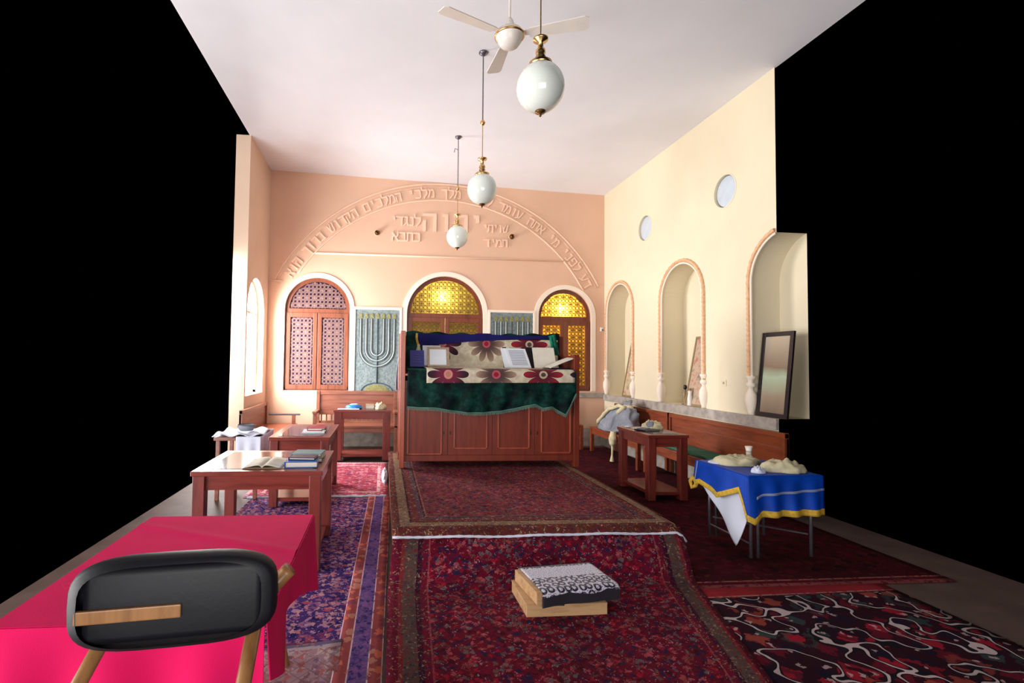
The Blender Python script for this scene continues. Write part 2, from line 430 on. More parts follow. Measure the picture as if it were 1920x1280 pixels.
STROKES = {   # block letters drawn in a unit square (x right, y up)
 'א': [((.12, 1), (.88, 0)), ((.82, 1), (.82, .62)), ((.82, .62), (.62, .45)), ((.16, 0), (.16, .42)), ((.16, .42), (.38, .62))],
 'ב': [((.1, .93), (.78, .93)), ((.78, 1), (.78, .07)), ((.02, .07), (.98, .07))],
 'ג': [((.3, .93), (.7, .93)), ((.68, 1), (.68, .3)), ((.68, .35), (.85, 0)), ((.62, .3), (.25, 0))],
 'ד': [((.02, .93), (.98, .93)), ((.78, 1), (.78, 0))],
 'ה': [((.08, .93), (.92, .93)), ((.85, 1), (.85, 0)), ((.2, .62), (.2, 0))],
 'ו': [((.35, .93), (.66, .93)), ((.6, 1), (.6, 0))],
 'י': [((.35, .93), (.66, .93)), ((.6, 1), (.6, .58))],
 'כ': [((.1, .93), (.8, .93)), ((.84, .95), (.84, .05)), ((.1, .07), (.8, .07))],
 'ך': [((.1, .93), (.9, .93)), ((.82, 1), (.82, -.28))],
 'ל': [((.15, 1.3), (.15, .88)), ((.1, .9), (.88, .9)), ((.84, .95), (.84, .5)), ((.84, .5), (.4, 0))],
 'מ': [((.1, 1), (.36, .72)), ((.36, .72), (.12, 0)), ((.3, .8), (.66, .95)), ((.66, .95), (.88, .7)), ((.88, .7), (.88, .05)), ((.88, .07), (.5, .07))],
 'ם': [((.1, .93), (.9, .93)), ((.88, 1), (.88, 0)), ((.16, .93), (.16, 0)), ((.1, .07), (.9, .07))],
 'נ': [((.3, .93), (.66, .93)), ((.66, 1), (.66, .05)), ((.15, .07), (.7, .07))],
 'ע': [((.12, 1), (.4, .2)), ((.85, 1), (.6, .2)), ((.6, .25), (.08, 0))],
 'פ': [((.1, .93), (.85, .93)), ((.85, 1), (.85, .05)), ((.1, .07), (.85, .07)), ((.15, .95), (.15, .55)), ((.15, .58), (.45, .58))],
 'ק': [((.08, .93), (.92, .93)), ((.85, 1), (.6, .25)), ((.22, .65), (.22, -.28))],
 'ר': [((.08, .93), (.82, .93)), ((.82, .98), (.82, 0))],
 'ש': [((.1, 1), (.25, .1)), ((.5, 1), (.22, .3)), ((.9, 1), (.68, .1)), ((.2, .08), (.72, .08))],
 'ת': [((.1, .93), (.88, .93)), ((.86, 1), (.86, 0)), ((.26, .9), (.26, .07)), ((.05, .07), (.28, .07))],
}
def letter_bm(ch, h, depth):
    q = MB(); wd = h * .15; wl = h * .82
    for k, ((a, b_), (c, d)) in enumerate(STROKES[ch]):
        q.bar(((a - .5) * wl, b_ * h, 0), ((c - .5) * wl, d * h, 0), wd, depth * 2 - .0006 * k, Vector((0, 0, 1)))
    return q.bm
def put_letters(b, items, depth=.02):
    for ch, x, z, h, rot, sx in items:
        if ch == ' ': continue
        t = letter_bm(ch, h, depth)
        m = Matrix.Translation((x, YB - .004, z)) @ Matrix.Rotation(-rot, 4, 'Y') @ Matrix.Rotation(PI / 2, 4, 'X') @ Matrix.Diagonal((sx, 1, 1, 1)) @ Matrix.Translation((0, -h * .5, 0))
        b.merge(t, m)
bl = MB()
verse = 'דע לפני מי אתה עומד לפני מלך מלכי המלכים הקדוש ברוך הוא'
items = []; n = len(verse)
for i, ch in enumerate(verse):
    th = 28.5 + (150.5 - 28.5) * (i + .5) / n; R = 3.268
    items.append((ch, AC[0] + R * math.cos(math.radians(th)), AC[1] + R * math.sin(math.radians(th)), .165, math.radians(th - 90), 1.0))
def row(txt, xr, xl, z, h):     # right to left
    n = len(txt)
    for i, ch in enumerate(txt): items.append((ch, xr + (xl - xr) * (i + .5) / n, z, h, 0, 1.1))
row('יהוה', 1.88, .68, 4.21, .34)
row('לנגדי', .66, .10, 4.22, .17); row('כתבא', .66, .12, 3.92, .17)
row('שויתי', 2.34, 1.86, 4.14, .145); row('תמיד', 2.34, 1.88, 3.86, .145)
put_letters(bl, items)
bl.build('trim_4', plaster_relief, kind='structure')

# white plaster surrounds
def band(loop_in, loop_out, y0, y1, b):
    fa = lambda a, z: (a, y0, z); fb = lambda a, z: (a, y1, z); n = len(loop_in)
    A = [[b.bm.verts.new(f(*p)) for p in L] for f, L in ((fa, loop_in), (fa, loop_out), (fb, loop_in), (fb, loop_out))]
    for i in range(n - 1):
        b.face((A[0][i], A[1][i], A[1][i + 1], A[0][i + 1])); b.face((A[2][i], A[3][i], A[3][i + 1], A[2][i + 1]))
        b.face((A[1][i], A[3][i], A[3][i + 1], A[1][i + 1])); b.face((A[0][i], A[2][i], A[2][i + 1], A[0][i + 1]))
    for i in (0, n - 1): b.face((A[0][i], A[1][i], A[3][i], A[2][i]))
b = MB()
for (a0, a1, z0, zs) in (W2, W3, W4):
    band(arch(a0, a1, z0, zs, 32), arch(a0 - .085, a1 + .085, z0, zs, 32), YB - .02, YB, b)
b.build('trim_5', trim_white, kind='structure')

# rope mouldings and bulbous half-columns round the niches
def rope(b, y0, y1, z0, clip=None):
    path = arch(y0 - .03, y1 + .03, z0, 2.54, 40); P = []
    for (a, z), (c, d) in zip(path, path[1:]):
        L = math.hypot(c - a, d - z); k = max(1, int(L / .03))
        P += [(a + (c - a) * i / k, z + (d - z) * i / k) for i in range(k)]
    P.append(path[-1])
    if clip: P = [p for p in P if p[0] >= clip]
    b.tube([(XR - .012, a, z) for a, z in P], lambda t, i: .021 + .007 * (i % 2), 6)
    return P
bw = MB(); b = MB()
for (y0, y1) in niches: rope(b, y0, y1, 1.36)
rope(b, 4.57, 5.60, 1.36, Y0)
b.build('trim_6', rope_peach, kind='structure')
b = MB()
for (y0, y1, cl) in [(*niches[0], None), (*niches[1], None), (4.57, 5.60, Y0)]:
    P = [p for p in arch(y0 + .012, y1 - .012, 1.3, 2.54, 40) if not cl or p[0] >= cl]
    b.tube([(XR - .008, a, z) for a, z in P], .014, 6)
b.build('trim_7', trim_white, kind='structure', smooth=True)
b = MB(); prof = [(r_ * .72, z_) for r_, z_ in [(.02, 1.0), (.055, 1.0), (.05, 1.03), (.075, 1.08), (.092, 1.16), (.085, 1.23), (.05, 1.28), (.035, 1.31), (.07, 1.33), (.07, 1.36), (.045, 1.38), (.06, 1.41), (.075, 1.43), (.075, 1.45), (.02, 1.45)]]
for y in (9.5, 8.44, 7.56, 6.49, 5.62): b.lathe(prof, (XR, y, 0), 20)
b.build('trim_8', trim_white, kind='structure', smooth=True)

# ------------------------------------------------------------------ windows
def clip_seg(p, q, inside, n=60):
    """part of segment p-q inside a region, sampled"""
    out = []; run = None
    for i in range(n + 1):
        t = i / n; x = p[0] + (q[0] - p[0]) * t; z = p[1] + (q[1] - p[1]) * t
        if inside(x, z):
            if run is None: run = (x, z)
            last = (x, z)
        elif run is not None:
            out.append((run, last)); run = None
    if run is not None: out.append((run, last))
    return [s for s in out if math.dist(*s) > .02]
def lattice(b, x0, x1, z0, z1, inside, y, s, wd=.008, dp=.012):
    """girih-like lattice: an eight-fold web of thin bars with small stars"""
    cx, cz = (x0 + x1) / 2, (z0 + z1) / 2; R = max(x1 - x0, z1 - z0)
    for ang in (0, 45, 90, 135):
        ca, sa = math.cos(math.radians(ang)), math.sin(math.radians(ang)); st = s if ang % 90 == 0 else s * .7071
        k = int(R / st) + 1
        for i in range(-k, k + 1):
            o = (i + .5) * st; c = (cx - sa * o, cz + ca * o)
            for (p, q) in clip_seg((c[0] - ca * R, c[1] - sa * R), (c[0] + ca * R, c[1] + sa * R), inside):
                b.bar((p[0], y, p[1]), (q[0], y, q[1]), wd, dp)
    k = int(R / s) + 1
    for i in range(-k, k + 1, 2):
        for j in range(-k, k + 1, 2):
            x, z = cx + i * s, cz + j * s
            if inside(x - .02, z - .02) and inside(x + .02, z + .02): b.lathe([(s * .26, y - .008), (s * .26, y + .008)], (x, 0, z), 8, 'Y')
def m_amber(name, c, tr=.25):
    M = Mat(name, .3); nt = M.nt
    t = nt.nodes.new('ShaderNodeBsdfTranslucent'); t.inputs[0].default_value = (*c, 1)
    tp = nt.nodes.new('ShaderNodeBsdfTransparent'); tp.inputs[0].default_value = (*c, 1)
    g = nt.nodes.new('ShaderNodeMixShader'); g.inputs[0].default_value = tr
    nt.links.new(t.outputs[0], g.inputs[1]); nt.links.new(tp.outputs[0], g.inputs[2])
    nt.links.new(g.outputs[0], nt.nodes['Material Output'].inputs[0]); return M.m
amber = m_amber('amber_glass', (1.0, .80, .34)); amber_dull = m_amber('olive_amber_glass', (.60, .55, .26))
purple_glass = m_plain('dusky_glass', rgb(74, 50, 78), .15, .1, 5, 0)

def back_window(name, spec, wood, glass, lat_mat, fr=.07, s=.075, transom=2.5, recess=.05):
    a0, a1, z0, zs = spec; r = (a1 - a0) / 2; c = (a0 + a1) / 2; y = YB + recess
    root = thing(name, None, None, (c, y, z0), kind='structure')
    b = MB(); band(arch(a0 + fr, a1 - fr, z0 + fr, zs, 32), arch(a0, a1, z0, zs, 32), y, y + .07, b)
    b.box(a0, a1, y, y + .07, z0, z0 + fr); b.box(a0 + fr * .5, a1 - fr * .5, y - .005, y + .07, transom - .05, transom + .03, .004)
    b.build('frame', wood, root)
    rin = r - fr
    def ins(x, z):
        return z > transom + .03 and (abs(x - c) < rin if z < zs else (x - c) ** 2 + (z - zs) ** 2 < (rin) ** 2)
    b = MB(); lattice(b, a0 + fr, a1 - fr, transom, zs + r, ins, y + .035, s); b.build('fanlight_lattice', lat_mat, root)
    b = MB(); lp = [(c - rin, transom + .02)] + arch(a0 + fr * .8, a1 - fr * .8, transom + .02, max(zs, transom + .03), 24)[1:-1] + [(c + rin, transom + .02)]
    b.prism(lp, lambda a, z: (a, y + .05, z), lambda a, z: (a, y + .056, z)); b.build('fanlight_pane', glass, root)
    for (x0, x1) in ((a0 + fr * .4, c - .006), (c + .006, a1 - fr * .4)):
        st = fr * 1.05; zb, zt = z0 + fr * .3, transom - .05
        f = MB(); ya, yb = y - .025, y + .02
        f.box(x0, x0 + st, ya, yb, zb, zt, .005); f.box(x1 - st, x1, ya, yb, zb, zt, .005)
        f.box(x0 + st, x1 - st, ya + .002, yb, zb, zb + st * 1.15, .004); f.box(x0 + st, x1 - st, ya + .002, yb, zt - st * 1.15, zt, .004)
        sash = f.build('sash', wood, root)
        g = MB(); g.box(x0 + st - .005, x1 - st + .005, y + .008, y + .014, zb + st, zt - st); g.build('pane', glass, sash)
        l = MB(); lattice(l, x0 + st, x1 - st, zb + st, zt - st, lambda x, z: x0 + st < x < x1 - st and zb + st < z < zt - st, y - .004, s); l.build('lattice', lat_mat, sash)
    return root
lat_pale = m_plain('pale_lattice', rgb(150, 116, 112), .6, .06, 10, 0)
lat_dark = m_plain('dark_lattice', rgb(96, 72, 34), .6, .06, 10, 0)
back_window('window_2', W2, wood_window, purple_glass, lat_pale, s=.07)
back_window('window_3', W3, wood_window_d, amber_dull, lat_dark, s=.075, transom=2.46)
back_window('window_4', W4, wood_window_d, amber, lat_dark, s=.07, transom=2.45)
# behind the amber windows: unseen wall added as glow backing, and two lamps lighting it
b = MB(); b.box(-.3, 4.9, 10.9, 11.0, 0, 3.6); b.build('wall_glow_backing', plaster_cream, kind='structure')
MB().box(-.3, 4.9, 9.92, 11.0, 3.7, 3.8).build('ceiling', plaster_white, kind='structure')
def bulb(name, loc, power, col, label):
    root = thing(name, label, 'lamp', loc)
    M = Mat('bulb_glow_' + name, .3); M.set('Emission Color', col); M.b.inputs['Emission Strength'].default_value = 500
    x, y, z = loc
    MB().lathe([(0, z - .07), (.04, z - .055), (.056, z - .005), (.045, z + .035), (.02, z + .06), (0, z + .062)], (x, y, 0), 16).build('bulb', M.m, root, smooth=True)
    MB().lathe([(.019, z + .055), (.019, z + .11), (.006, z + .115), (.006, 3.7)], (x, y, 0), 12).build('socket', brass_dark, root)
    l = bpy.data.lights.new('bulb_light', 'POINT'); l.energy = power; l.color = col; l.shadow_soft_size = .06
    o = bpy.data.objects.new('bulb_light', l); COL.objects.link(o); o.parent = root
bulb('hanging_bulb', (1.107, 9.80, 2.83), 11, (1, .8, .45), 'glowing bulb seen through the centre arched window behind the reading desk')
bulb('hanging_bulb', (3.463, 9.80, 2.655), 45, (1, .78, .36), 'glowing bulb behind the narrow yellow arched window on the right')

# left wall window: bright daylight
W = W1; root = thing('window_1', None, None, (XL - .15, 8.76, 1.0), kind='structure')
b = MB(); fa = arch(W[0] + .05, W[1] - .05, W[2] + .05, W[3], 24); fo = arch(*W)
def fx(x): return lambda a, z: (x, a, z)
A = [[b.bm.verts.new((x, *p)) for p in L] for x, L in ((XL - .16, fa), (XL - .16, fo), (XL - .11, fa), (XL - .11, fo))]
for i in range(len(fa) - 1):
    for p, q in ((0, 1), (2, 3), (1, 3), (0, 2)): b.face((A[p][i], A[q][i], A[q][i + 1], A[p][i + 1]))
b.box(XL - .16, XL - .12, 8.74, 8.78, 1.0, 2.9); b.box(XL - .16, XL - .12, 8.2, 9.32, 2.34, 2.38)
b.build('frame', white_enamel, root)

# round windows high in the right wall
for i, (y, z, r) in enumerate(discs):
    root = thing('window_%d' % (5 + i), None, None, (XR, y, z), kind='structure')
    MB().lathe([(0, XR + .008), (r * .6, XR + .013), (r * .9, XR + .024), (r, XR + .035)], (0, y, z), 40, 'X').build('pane', frost, root, smooth=True)
    MB().lathe([(r - .001, XR + .034), (r - .001, XR - .004), (r + .014, XR - .004), (r + .014, XR)], (0, y, z), 40, 'X', False).build('rim', plaster_cream, root)

# ------------------------------------------------------------------ menorah panels
def m_tile():
    M = Mat('blue_grey_relief', .6); v = M.coord(); n = M.noise(v, 30, 4)
    _x, _y, z = M.sep(v)
    M.set('Base Color', M.ramp(n, [(.3, rgb(92, 108, 112)), (.7, rgb(138, 152, 152))])); M.bump(n, .5, .01); return M.m
panel_m = m_tile(); relief_l = m_plain('pale_grey_relief', rgb(160, 170, 166), .6, .06, 20); relief_d = m_plain('slate_outline', rgb(66, 82, 92), .6, .06, 20)
olive = m_plain('olive_gold_mosaic', rgb(140, 136, 84), .6, .2, 30)
def menorah(x0, x1, label):
    y = YB; z0, z1 = 1.02, 2.53; c = (x0 + x1) / 2; s = (x1 - x0) / .84
    root = thing('menorah_panel', label, 'wall relief', (c, y, z0))
    MB().box(x0, x1, y - .02, y, z0, z1, .004).build('backing', panel_m, root)
    b = MB()
    for (p, q, r, t) in ((x0 - .045, x0, z0, z1 + .05), (x1, x1 + .045, z0, z1 + .05), (x0, x1, z1, z1 + .05)): b.box(p, q, y - .035, y, r, t, .006)
    b.build('frame', trim_white, root)
    hub = z0 + .50; top = z1 - .17
    def arm(R):
        pts = [(c - R, top)]; cz = z0 + .77
        pts.append((c - R, cz))
        for k in range(1, 16): a = PI + PI * k / 16; pts.append((c + R * math.cos(a), cz + R * math.sin(a) * 1.0))
        pts += [(c + R, cz), (c + R, top)]
        return pts
    for R in (.115 * s, .215 * s, .32 * s):
        P = arm(R); MB().tube([(a, y - .024, z) for a, z in P], .013, 6).build('branch', relief_l, root, smooth=True)
        b = MB()
        for dr in (-.028, .028):
            b.tube([(c + (a - c) * (R + dr) / R, y - .02, z if z > z0 + .765 else z0 + .77 + (z - z0 - .77) * (R + dr) / R) for a, z in P], .006, 5)
        b.build('branch_outline', relief_d, root)
    b = MB(); b.tube([(c, y - .024, z0 + .14), (c, y - .024, top)], .012, 6); b.build('stem', relief_d, root, smooth=True)
    for k in range(-3, 4):
        b = MB(); x = c + k * .107 * s; b.box(x - .035, x + .035, y - .028, y - .018, top + .01, top + .045)
        b.lathe([(.03, y - .03), (.03, y - .018)], (x, 0, top + .07), 10, 'Y')
        b.build('flame', olive, root)
    b = MB(); b.tube([(c + .3 * s * math.cos(PI * k / 14), y - .022, z0 - .02 + .17 * math.sin(PI * k / 14)) for k in range(15)], .01, 6); b.build('base_arc', relief_d, root)
    b = MB(); b.prism([(c - .22, z0)] + [(c + .22 * math.cos(PI - PI * k / 12), z0 + .12 * math.sin(PI * k / 12)) for k in range(1, 12)] + [(c + .22, z0)], lambda a, z: (a, y - .026, z), lambda a, z: (a, y - .015, z)); b.build('mound', olive, root)
menorah(-.52, .295, 'blue grey menorah relief panel between the left and centre arched windows')
menorah(2.02, 2.85, 'grey menorah relief panel right of the centre window, mostly hidden by the desk')

# ------------------------------------------------------------------ pendants and fan
def pendant(x, y, label, dz=0):
    cz = ceil_z(x); g = 3.455 + dz
    root = thing('globe_pendant', label, 'pendant lamp', (x, y, g), 'white globe pendants in a row along the ceiling')
    MB().lathe([(.05, cz), (.05, cz - .012), (.03, cz - .03), (.008, cz - .045)], (x, y, 0), 20).build('canopy', steel, root, smooth=True)
    MB().tube([(x, y, cz - .03), (x, y, g + .75)], .007, 8).build('rod', steel, root)
    MB().tube([(x, y, g + .72), (x, y, g + .32)], .005, 8).build('stem', brass, root)
    MB().lathe([(.004, g + .775), (.018, g + .765), (.03, g + .74), (.02, g + .715), (.004, g + .705)], (x, y, 0), 16).build('ball', brass, root, smooth=True)
    MB().lathe([(.006, g + .35), (.052, g + .34), (.05, g + .328), (.013, g + .315), (.02, g + .285), (.014, g + .275), (.032, g + .262), (.034, g + .24), (.028, g + .225), (.036, g + .21), (.022, g + .195), (.03, g + .185), (.07, g + .17), (.078, g + .17), (.07, g + .148)], (x, y, 0), 24).build('fitting', brass, root, smooth=True)
    n = 22; MB().lathe([(max(.0001, .162 * math.sin(PI * k / n)), g - .168 * math.cos(PI * k / n)) for k in range(n + 1)], (x, y, 0), 40).build('globe', opal, root, smooth=True)
    MB().lathe([(.005, g - .16), (.036, g - .163), (.034, g - .175), (.01, g - .182), (.008, g - .2), (.001, g - .205)], (x, y, 0), 16).build('finial', brass_dark, root, smooth=True)
    return root
pendant(1.035, 3.34, 'largest and nearest white globe pendant, hanging below the ceiling fan', -.02)
pendant(1.045, 5.46, 'middle white globe pendant in front of the arched inscription')
p3 = pendant(1.08, 7.58, 'smallest and farthest white globe pendant, over the large centre letters')
MB().tube([(1.08, 7.58, 4.78), (1.03, 7.575, 4.8), (1.02, 7.575, 4.74)], .006, 6).build('hook', steel, p3)

fx0, fy0, fz0 = 0.981, 4.0, 4.21
root = thing('ceiling_fan', 'white three bladed ceiling fan above the nearest globe lamp', 'ceiling fan', (fx0, fy0, fz0))
cz = ceil_z(fx0)
MB().lathe([(.06, cz), (.055, cz - .05), (.02, cz - .08)], (fx0, fy0, 0), 20).build('canopy', white_enamel, root, smooth=True)
MB().tube([(fx0, fy0, cz - .05), (fx0, fy0, fz0 + .08)], .01, 8).build('downrod', white_enamel, root)
MB().lathe([(.012, fz0 + .16), (.03, fz0 + .13), (.045, fz0 + .08), (.05, fz0 + .05), (.1, fz0 + .045), (.115, fz0 + .02), (.118, fz0), (.1, fz0 - .01), (.095, fz0 - .04), (.07, fz0 - .075), (.03, fz0 - .09), (0, fz0 - .092)], (fx0, fy0, 0), 32).build('motor', white_enamel, root, smooth=True)
MB().lathe([(.119, fz0 + .018), (.124, fz0 + .012), (.124, fz0 + .002), (.119, fz0 - .002)], (fx0, fy0, 0), 32).build('trim_ring', brass, root, smooth=True)
for ang, L in ((-157, .64), (92, .54), (-22, .62)):
    a = math.radians(ang); R = Matrix.Rotation(a, 4, 'Z') @ Matrix.Rotation(math.radians(-11), 4, 'X'); T = Matrix.Translation((fx0, fy0, fz0 + .01))
    q = MB(); lp = [(.16, -.045), (L - .03, -.068), (L, -.05), (L, .05), (L - .03, .068), (.16, .045)]
    q.prism(lp, lambda p, r: (p, r, -.004), lambda p, r: (p, r, .004)); q.bm.transform(T @ R); bl_ = q.build('blade', white_enamel, root)
    q = MB(); q.prism([(.09, -.02), (.2, -.035), (.2, .035), (.09, .02)], lambda p, r: (p, r, .004), lambda p, r: (p, r, .01)); q.bm.transform(T @ R); q.build('blade_bracket', white_enamel, bl_)

# small wall fittings
def wall_spot(x, z, label, bulb_on):
    root = thing('wall_light_socket', label, 'wall light', (x, YB, z), 'empty light sockets on the back wall')
    MB().lathe([(.05, YB), (.05, YB - .015), (.032, YB - .03), (.03, YB - .09), (.022, YB - .09), (.02, YB - .04), (.001, YB - .04)], (x, 0, z), 20, 'Y').build('socket', brass_dark, root, smooth=True)
    MB().lathe([(.056, YB), (.056, YB - .008), (.046, YB - .012)], (x, 0, z), 20, 'Y').build('rosette', plaster_relief, root, smooth=True)
wall_spot(-.15, 3.98, 'small brass light socket on the wall left of the centre letters', 1)
wall_spot(2.424, 4.0, 'small round light socket on the wall right of the centre letters', 0)
root = thing('light_switch', 'small cream light switch on the right wall between two niches', 'light switch', (XR, 6.084, 1.35))
MB().box(XR - .01, XR, 6.04, 6.13, 1.31, 1.39, .003).build('plate', plaster_cream, root); MB().box(XR - .015, XR - .01, 6.07, 6.1, 1.335, 1.365, .002).build('rocker', tan_frame, root)
root = thing('wall_sensor', 'tiny white sensor high in the back right corner', 'sensor', (4.22, YB, 2.25))
MB().box(4.19, 4.25, YB - .05, YB, 2.21, 2.29, .008).build('housing', white_enamel, root); MB().lathe([(.018, YB - .055), (.018, YB - .05)], (4.22, 0, 2.235), 12, 'Y').build('lens', steel, root)

# ------------------------------------------------------------------ rugs and platform
root = thing('platform', 'low raised wooden platform under the reading desk, covered by rugs', 'platform', (1.23, 5.5, 0))
MB().box(.1, 2.36, 3.96, 7.3, 0, .285, .005).build('platform_box', wood_bench_x, root)

def rug(name, fn, W, L, mat, label, nu=40, nv=60, th=.012):
    b = MB(); b.grid(fn, nu, nv, lambda u, v: (u * W, v * L)); o = b.build(name, mat, smooth=True, solid=th)
    return tag(o, label, 'rug')
red1, red2, navy, rust, cream, pink, olv, wine = rgb(150, 28, 42), rgb(112, 18, 34), rgb(38, 30, 66), rgb(146, 70, 48), rgb(178, 152, 120), rgb(186, 92, 100), rgb(96, 84, 62), rgb(66, 12, 28)
mA = m_rug('rug_red_field', 2.32, 3.3, rgb(112, 44, 54), [rust, rgb(140, 30, 46), navy, wine, rgb(160, 84, 92), olv, rgb(90, 50, 74)], [(.06, rgb(92, 44, 40)), (.14, rgb(134, 108, 86)), (.16, rgb(62, 26, 32)), (.22, rgb(108, 44, 44)), (.26, rgb(84, 62, 78)), (.275, rgb(56, 20, 30)), (.29, rgb(140, 84, 80))], [cream, rust, olv, red2, navy], fs=26, spot=rgb(170, 120, 116), bs=58)
upath = [(0, 7.2, .303), (.02, 7.1, .303), (.95, 4.02, .303), (.975, 3.93, .302), (.99, 3.885, .288), (1, 3.86, .255)]
def uf(u, v):
    y = lerp([(a, c) for a, c, d in upath], v); z = lerp([(a, d) for a, c, d in upath], v)
    x0 = .09; x1 = 2.38
    x = x0 + (x1 - x0) * u; wv = .007 * math.sin(x * 5.1) + .006 * math.sin(x * 11 + 1)
    if v > .97: z += wv * .8; y -= .01 + wv
    if x > 2.32 : z -= (x - 2.32) * (1.2 if v > .9 else .4)
    return (x, y, z)
o = rug('upper_rug', uf, 2.32, 3.34, mA, 'dull red oriental rug lying on top of the raised platform', 50, 90)
b = MB(); b.tube([uf(k / 60, 1) for k in range(61)], lambda t, i: .009 + .003 * (i % 2), 6); b.build('fringe', cloth_white, o, smooth=True)
mB = m_rug('rug_crimson_field', 2.3, 3.3, rgb(104, 13, 38), [rgb(170, 72, 84), rgb(104, 92, 96), rgb(158, 26, 48), wine, navy, rgb(150, 66, 66), rgb(56, 20, 56), rgb(104, 70, 66), rgb(120, 16, 44), rgb(44, 34, 60)], [(.07, rgb(96, 14, 38)), (.1, rgb(120, 40, 44)), (.19, rgb(84, 66, 60)), (.225, rgb(56, 14, 38)), (.27, rgb(104, 14, 40)), (.283, rgb(150, 60, 70))], [rgb(150, 130, 104), red2, navy, rgb(86, 80, 66), rgb(120, 30, 46)], sides=(1, 1, 0, 0), fs=21, spot=rgb(176, 140, 150), bs=58)
lp_ = [(0, 3.9, .283), (.02, 3.885, .25), (.1, 3.74, .12), (.16, 3.62, .035), (.2, 3.5, .012), (1, 1.5, .012)]
def lf(u, v):
    y = lerp([(a, c) for a, c, d in lp_], v); z = lerp([(a, d) for a, c, d in lp_], v)
    x0 = lerp([(0, .10), (.2, .055), (1, .02)], v); x1 = lerp([(0, 2.36), (.2, 2.26), (1, 1.86)], v) if False else (lerp([(1.5, 1.62), (2.45, 1.94), (3.5, 2.24), (3.9, 2.36)], y))
    x = x0 + (x1 - x0) * u; bow = 0 if v > .2 or v < .01 else -.03 * math.sin(v / .2 * PI) * (1 + .3 * math.sin(x * 4))
    return (x, y + bow, max(z, .012) + (.002 * math.sin(x * 7 + y * 3) if v > .25 else 0))
b = MB(); b.grid(lf, 50, 110, lambda u, v: (u * 2.27, v * 2.9)); o = b.build('lower_rug', mB, smooth=True, solid=.012); tag(o, 'large crimson oriental rug sloping from the platform down onto the floor', 'rug')

def flat(x0, x1, y0, y1, z, shear=0, wob=.004):
    def f(u, v):
        y = y0 + (y1 - y0) * v; x = x0 + (x1 - x0) * u + shear * (v)
        return (x, y, z + wob * math.sin(x * 6 + y * 4) * math.sin(y * 3 + 1) + wob)
    return f
mC = m_rug('rug_blue_field', 1.3, 3.1, rgb(74, 44, 112), [rgb(190, 116, 128), rgb(150, 90, 130), rgb(196, 144, 146), rgb(30, 26, 92), rgb(166, 74, 96), rgb(180, 130, 160)], [(.02, navy), (.06, rgb(120, 60, 100))], [rgb(190, 120, 110), navy], sides=(1, 0, 1, 1), fs=20, spot=rgb(210, 176, 200), lat=False)
rug('blue_floral_rug', flat(-1.5, -.16, 2.86, 5.95, .004, .06), 1.35, 3.1, mC, 'violet blue floral rug on the floor left of the platform')
mD = m_rug('runner_stripes', .25, 4.2, rgb(104, 74, 132), [rgb(130, 84, 140), rgb(60, 46, 110), rgb(120, 90, 136)], [(.006, rgb(200, 170, 180)), (.07, rgb(150, 70, 72)), (.078, rgb(210, 180, 190))], [rgb(206, 110, 84), rgb(120, 60, 80), rgb(190, 130, 110)], sides=(1, 1, 0, 0), fs=26, spot=rgb(140, 100, 150), bs=14, lat=False)
rug('striped_runner', flat(-.25, -.005, 1.6, 5.95, .014, .115, .003), .25, 4.35, mD, 'narrow striped runner between the blue floral rug and the platform rug', 6, 90, .008)
mE = m_rug('rug_pale_rose', 1.3, 1.3, rgb(176, 140, 150), [rgb(190, 110, 110), rgb(150, 110, 140), rgb(206, 180, 180), rgb(140, 100, 110)], [(.03, rgb(110, 100, 130)), (.06, rgb(190, 170, 180))], [rgb(120, 100, 140), rgb(180, 120, 120)], sides=(0, 0, 0, 1), fs=18, spot=rgb(214, 190, 190))
def ef(u, v):
    x = -1.5 + 1.3 * u; y = 1.5 + (2.72 - 1.5 + .2 * u) * v; return (x, y, .020 + .003 * math.sin(x * 8 + y * 5))
rug('pale_rose_rug', ef, 1.3, 1.3, mE, 'pale rose patterned rug at the near left corner of the floor', 20, 20, .008)
mF = m_rug('rug_pink_field', 1.7, 1.9, rgb(176, 66, 88), [rgb(206, 140, 150), rgb(160, 50, 70), rgb(196, 110, 120), rgb(120, 60, 100)], [(.04, rgb(200, 150, 160)), (.16, rgb(186, 80, 96)), (.2, rgb(214, 170, 176))], [rgb(220, 180, 180), rgb(150, 60, 90)], sides=(1, 1, 1, 1), fs=15, spot=rgb(220, 180, 190))
o = rug('pink_rug', flat(-1.55, .08, 6.02, 8.0, .006, 0, .003), 1.63, 1.98, mF, 'bright pink patterned rug in front of the far left table', 24, 24, .01)
b = MB(); b.tube([(-1.5 + 1.56 * k / 40, 6.0 + .012 * math.sin(k * 1.3), .012) for k in range(41)], lambda t, i: .012 + .005 * (i % 2), 6); b.build('fringe', cloth_white, o)
mG = m_rug('rug_dark_red', 1.85, 5.97, rgb(62, 2, 16), [rgb(36, 3, 16), rgb(78, 6, 22), rgb(48, 4, 18), rgb(70, 16, 22)], [(.04, rgb(120, 60, 60)), (.08, rgb(80, 10, 26)), (.1, rgb(150, 90, 80)), (.2, rgb(60, 6, 18))], [rgb(90, 40, 40), wine, rgb(80, 8, 22)], sides=(0, 0, 1, 1), fs=9, spot=rgb(90, 20, 36), lat=False)
rug('dark_red_rug', lambda u, v: ((2.40 if v > .1 else 2.14 + 2.6 * v) * (1 - u) + 4.2 * u, 3.43 + 5.97 * v, .007 + .003 * math.sin(u * 9 + v * 20) * math.sin(v * 17)), 1.82, 5.97, mG, 'plain dark red rug along the right aisle under the tables', 20, 60, .01)
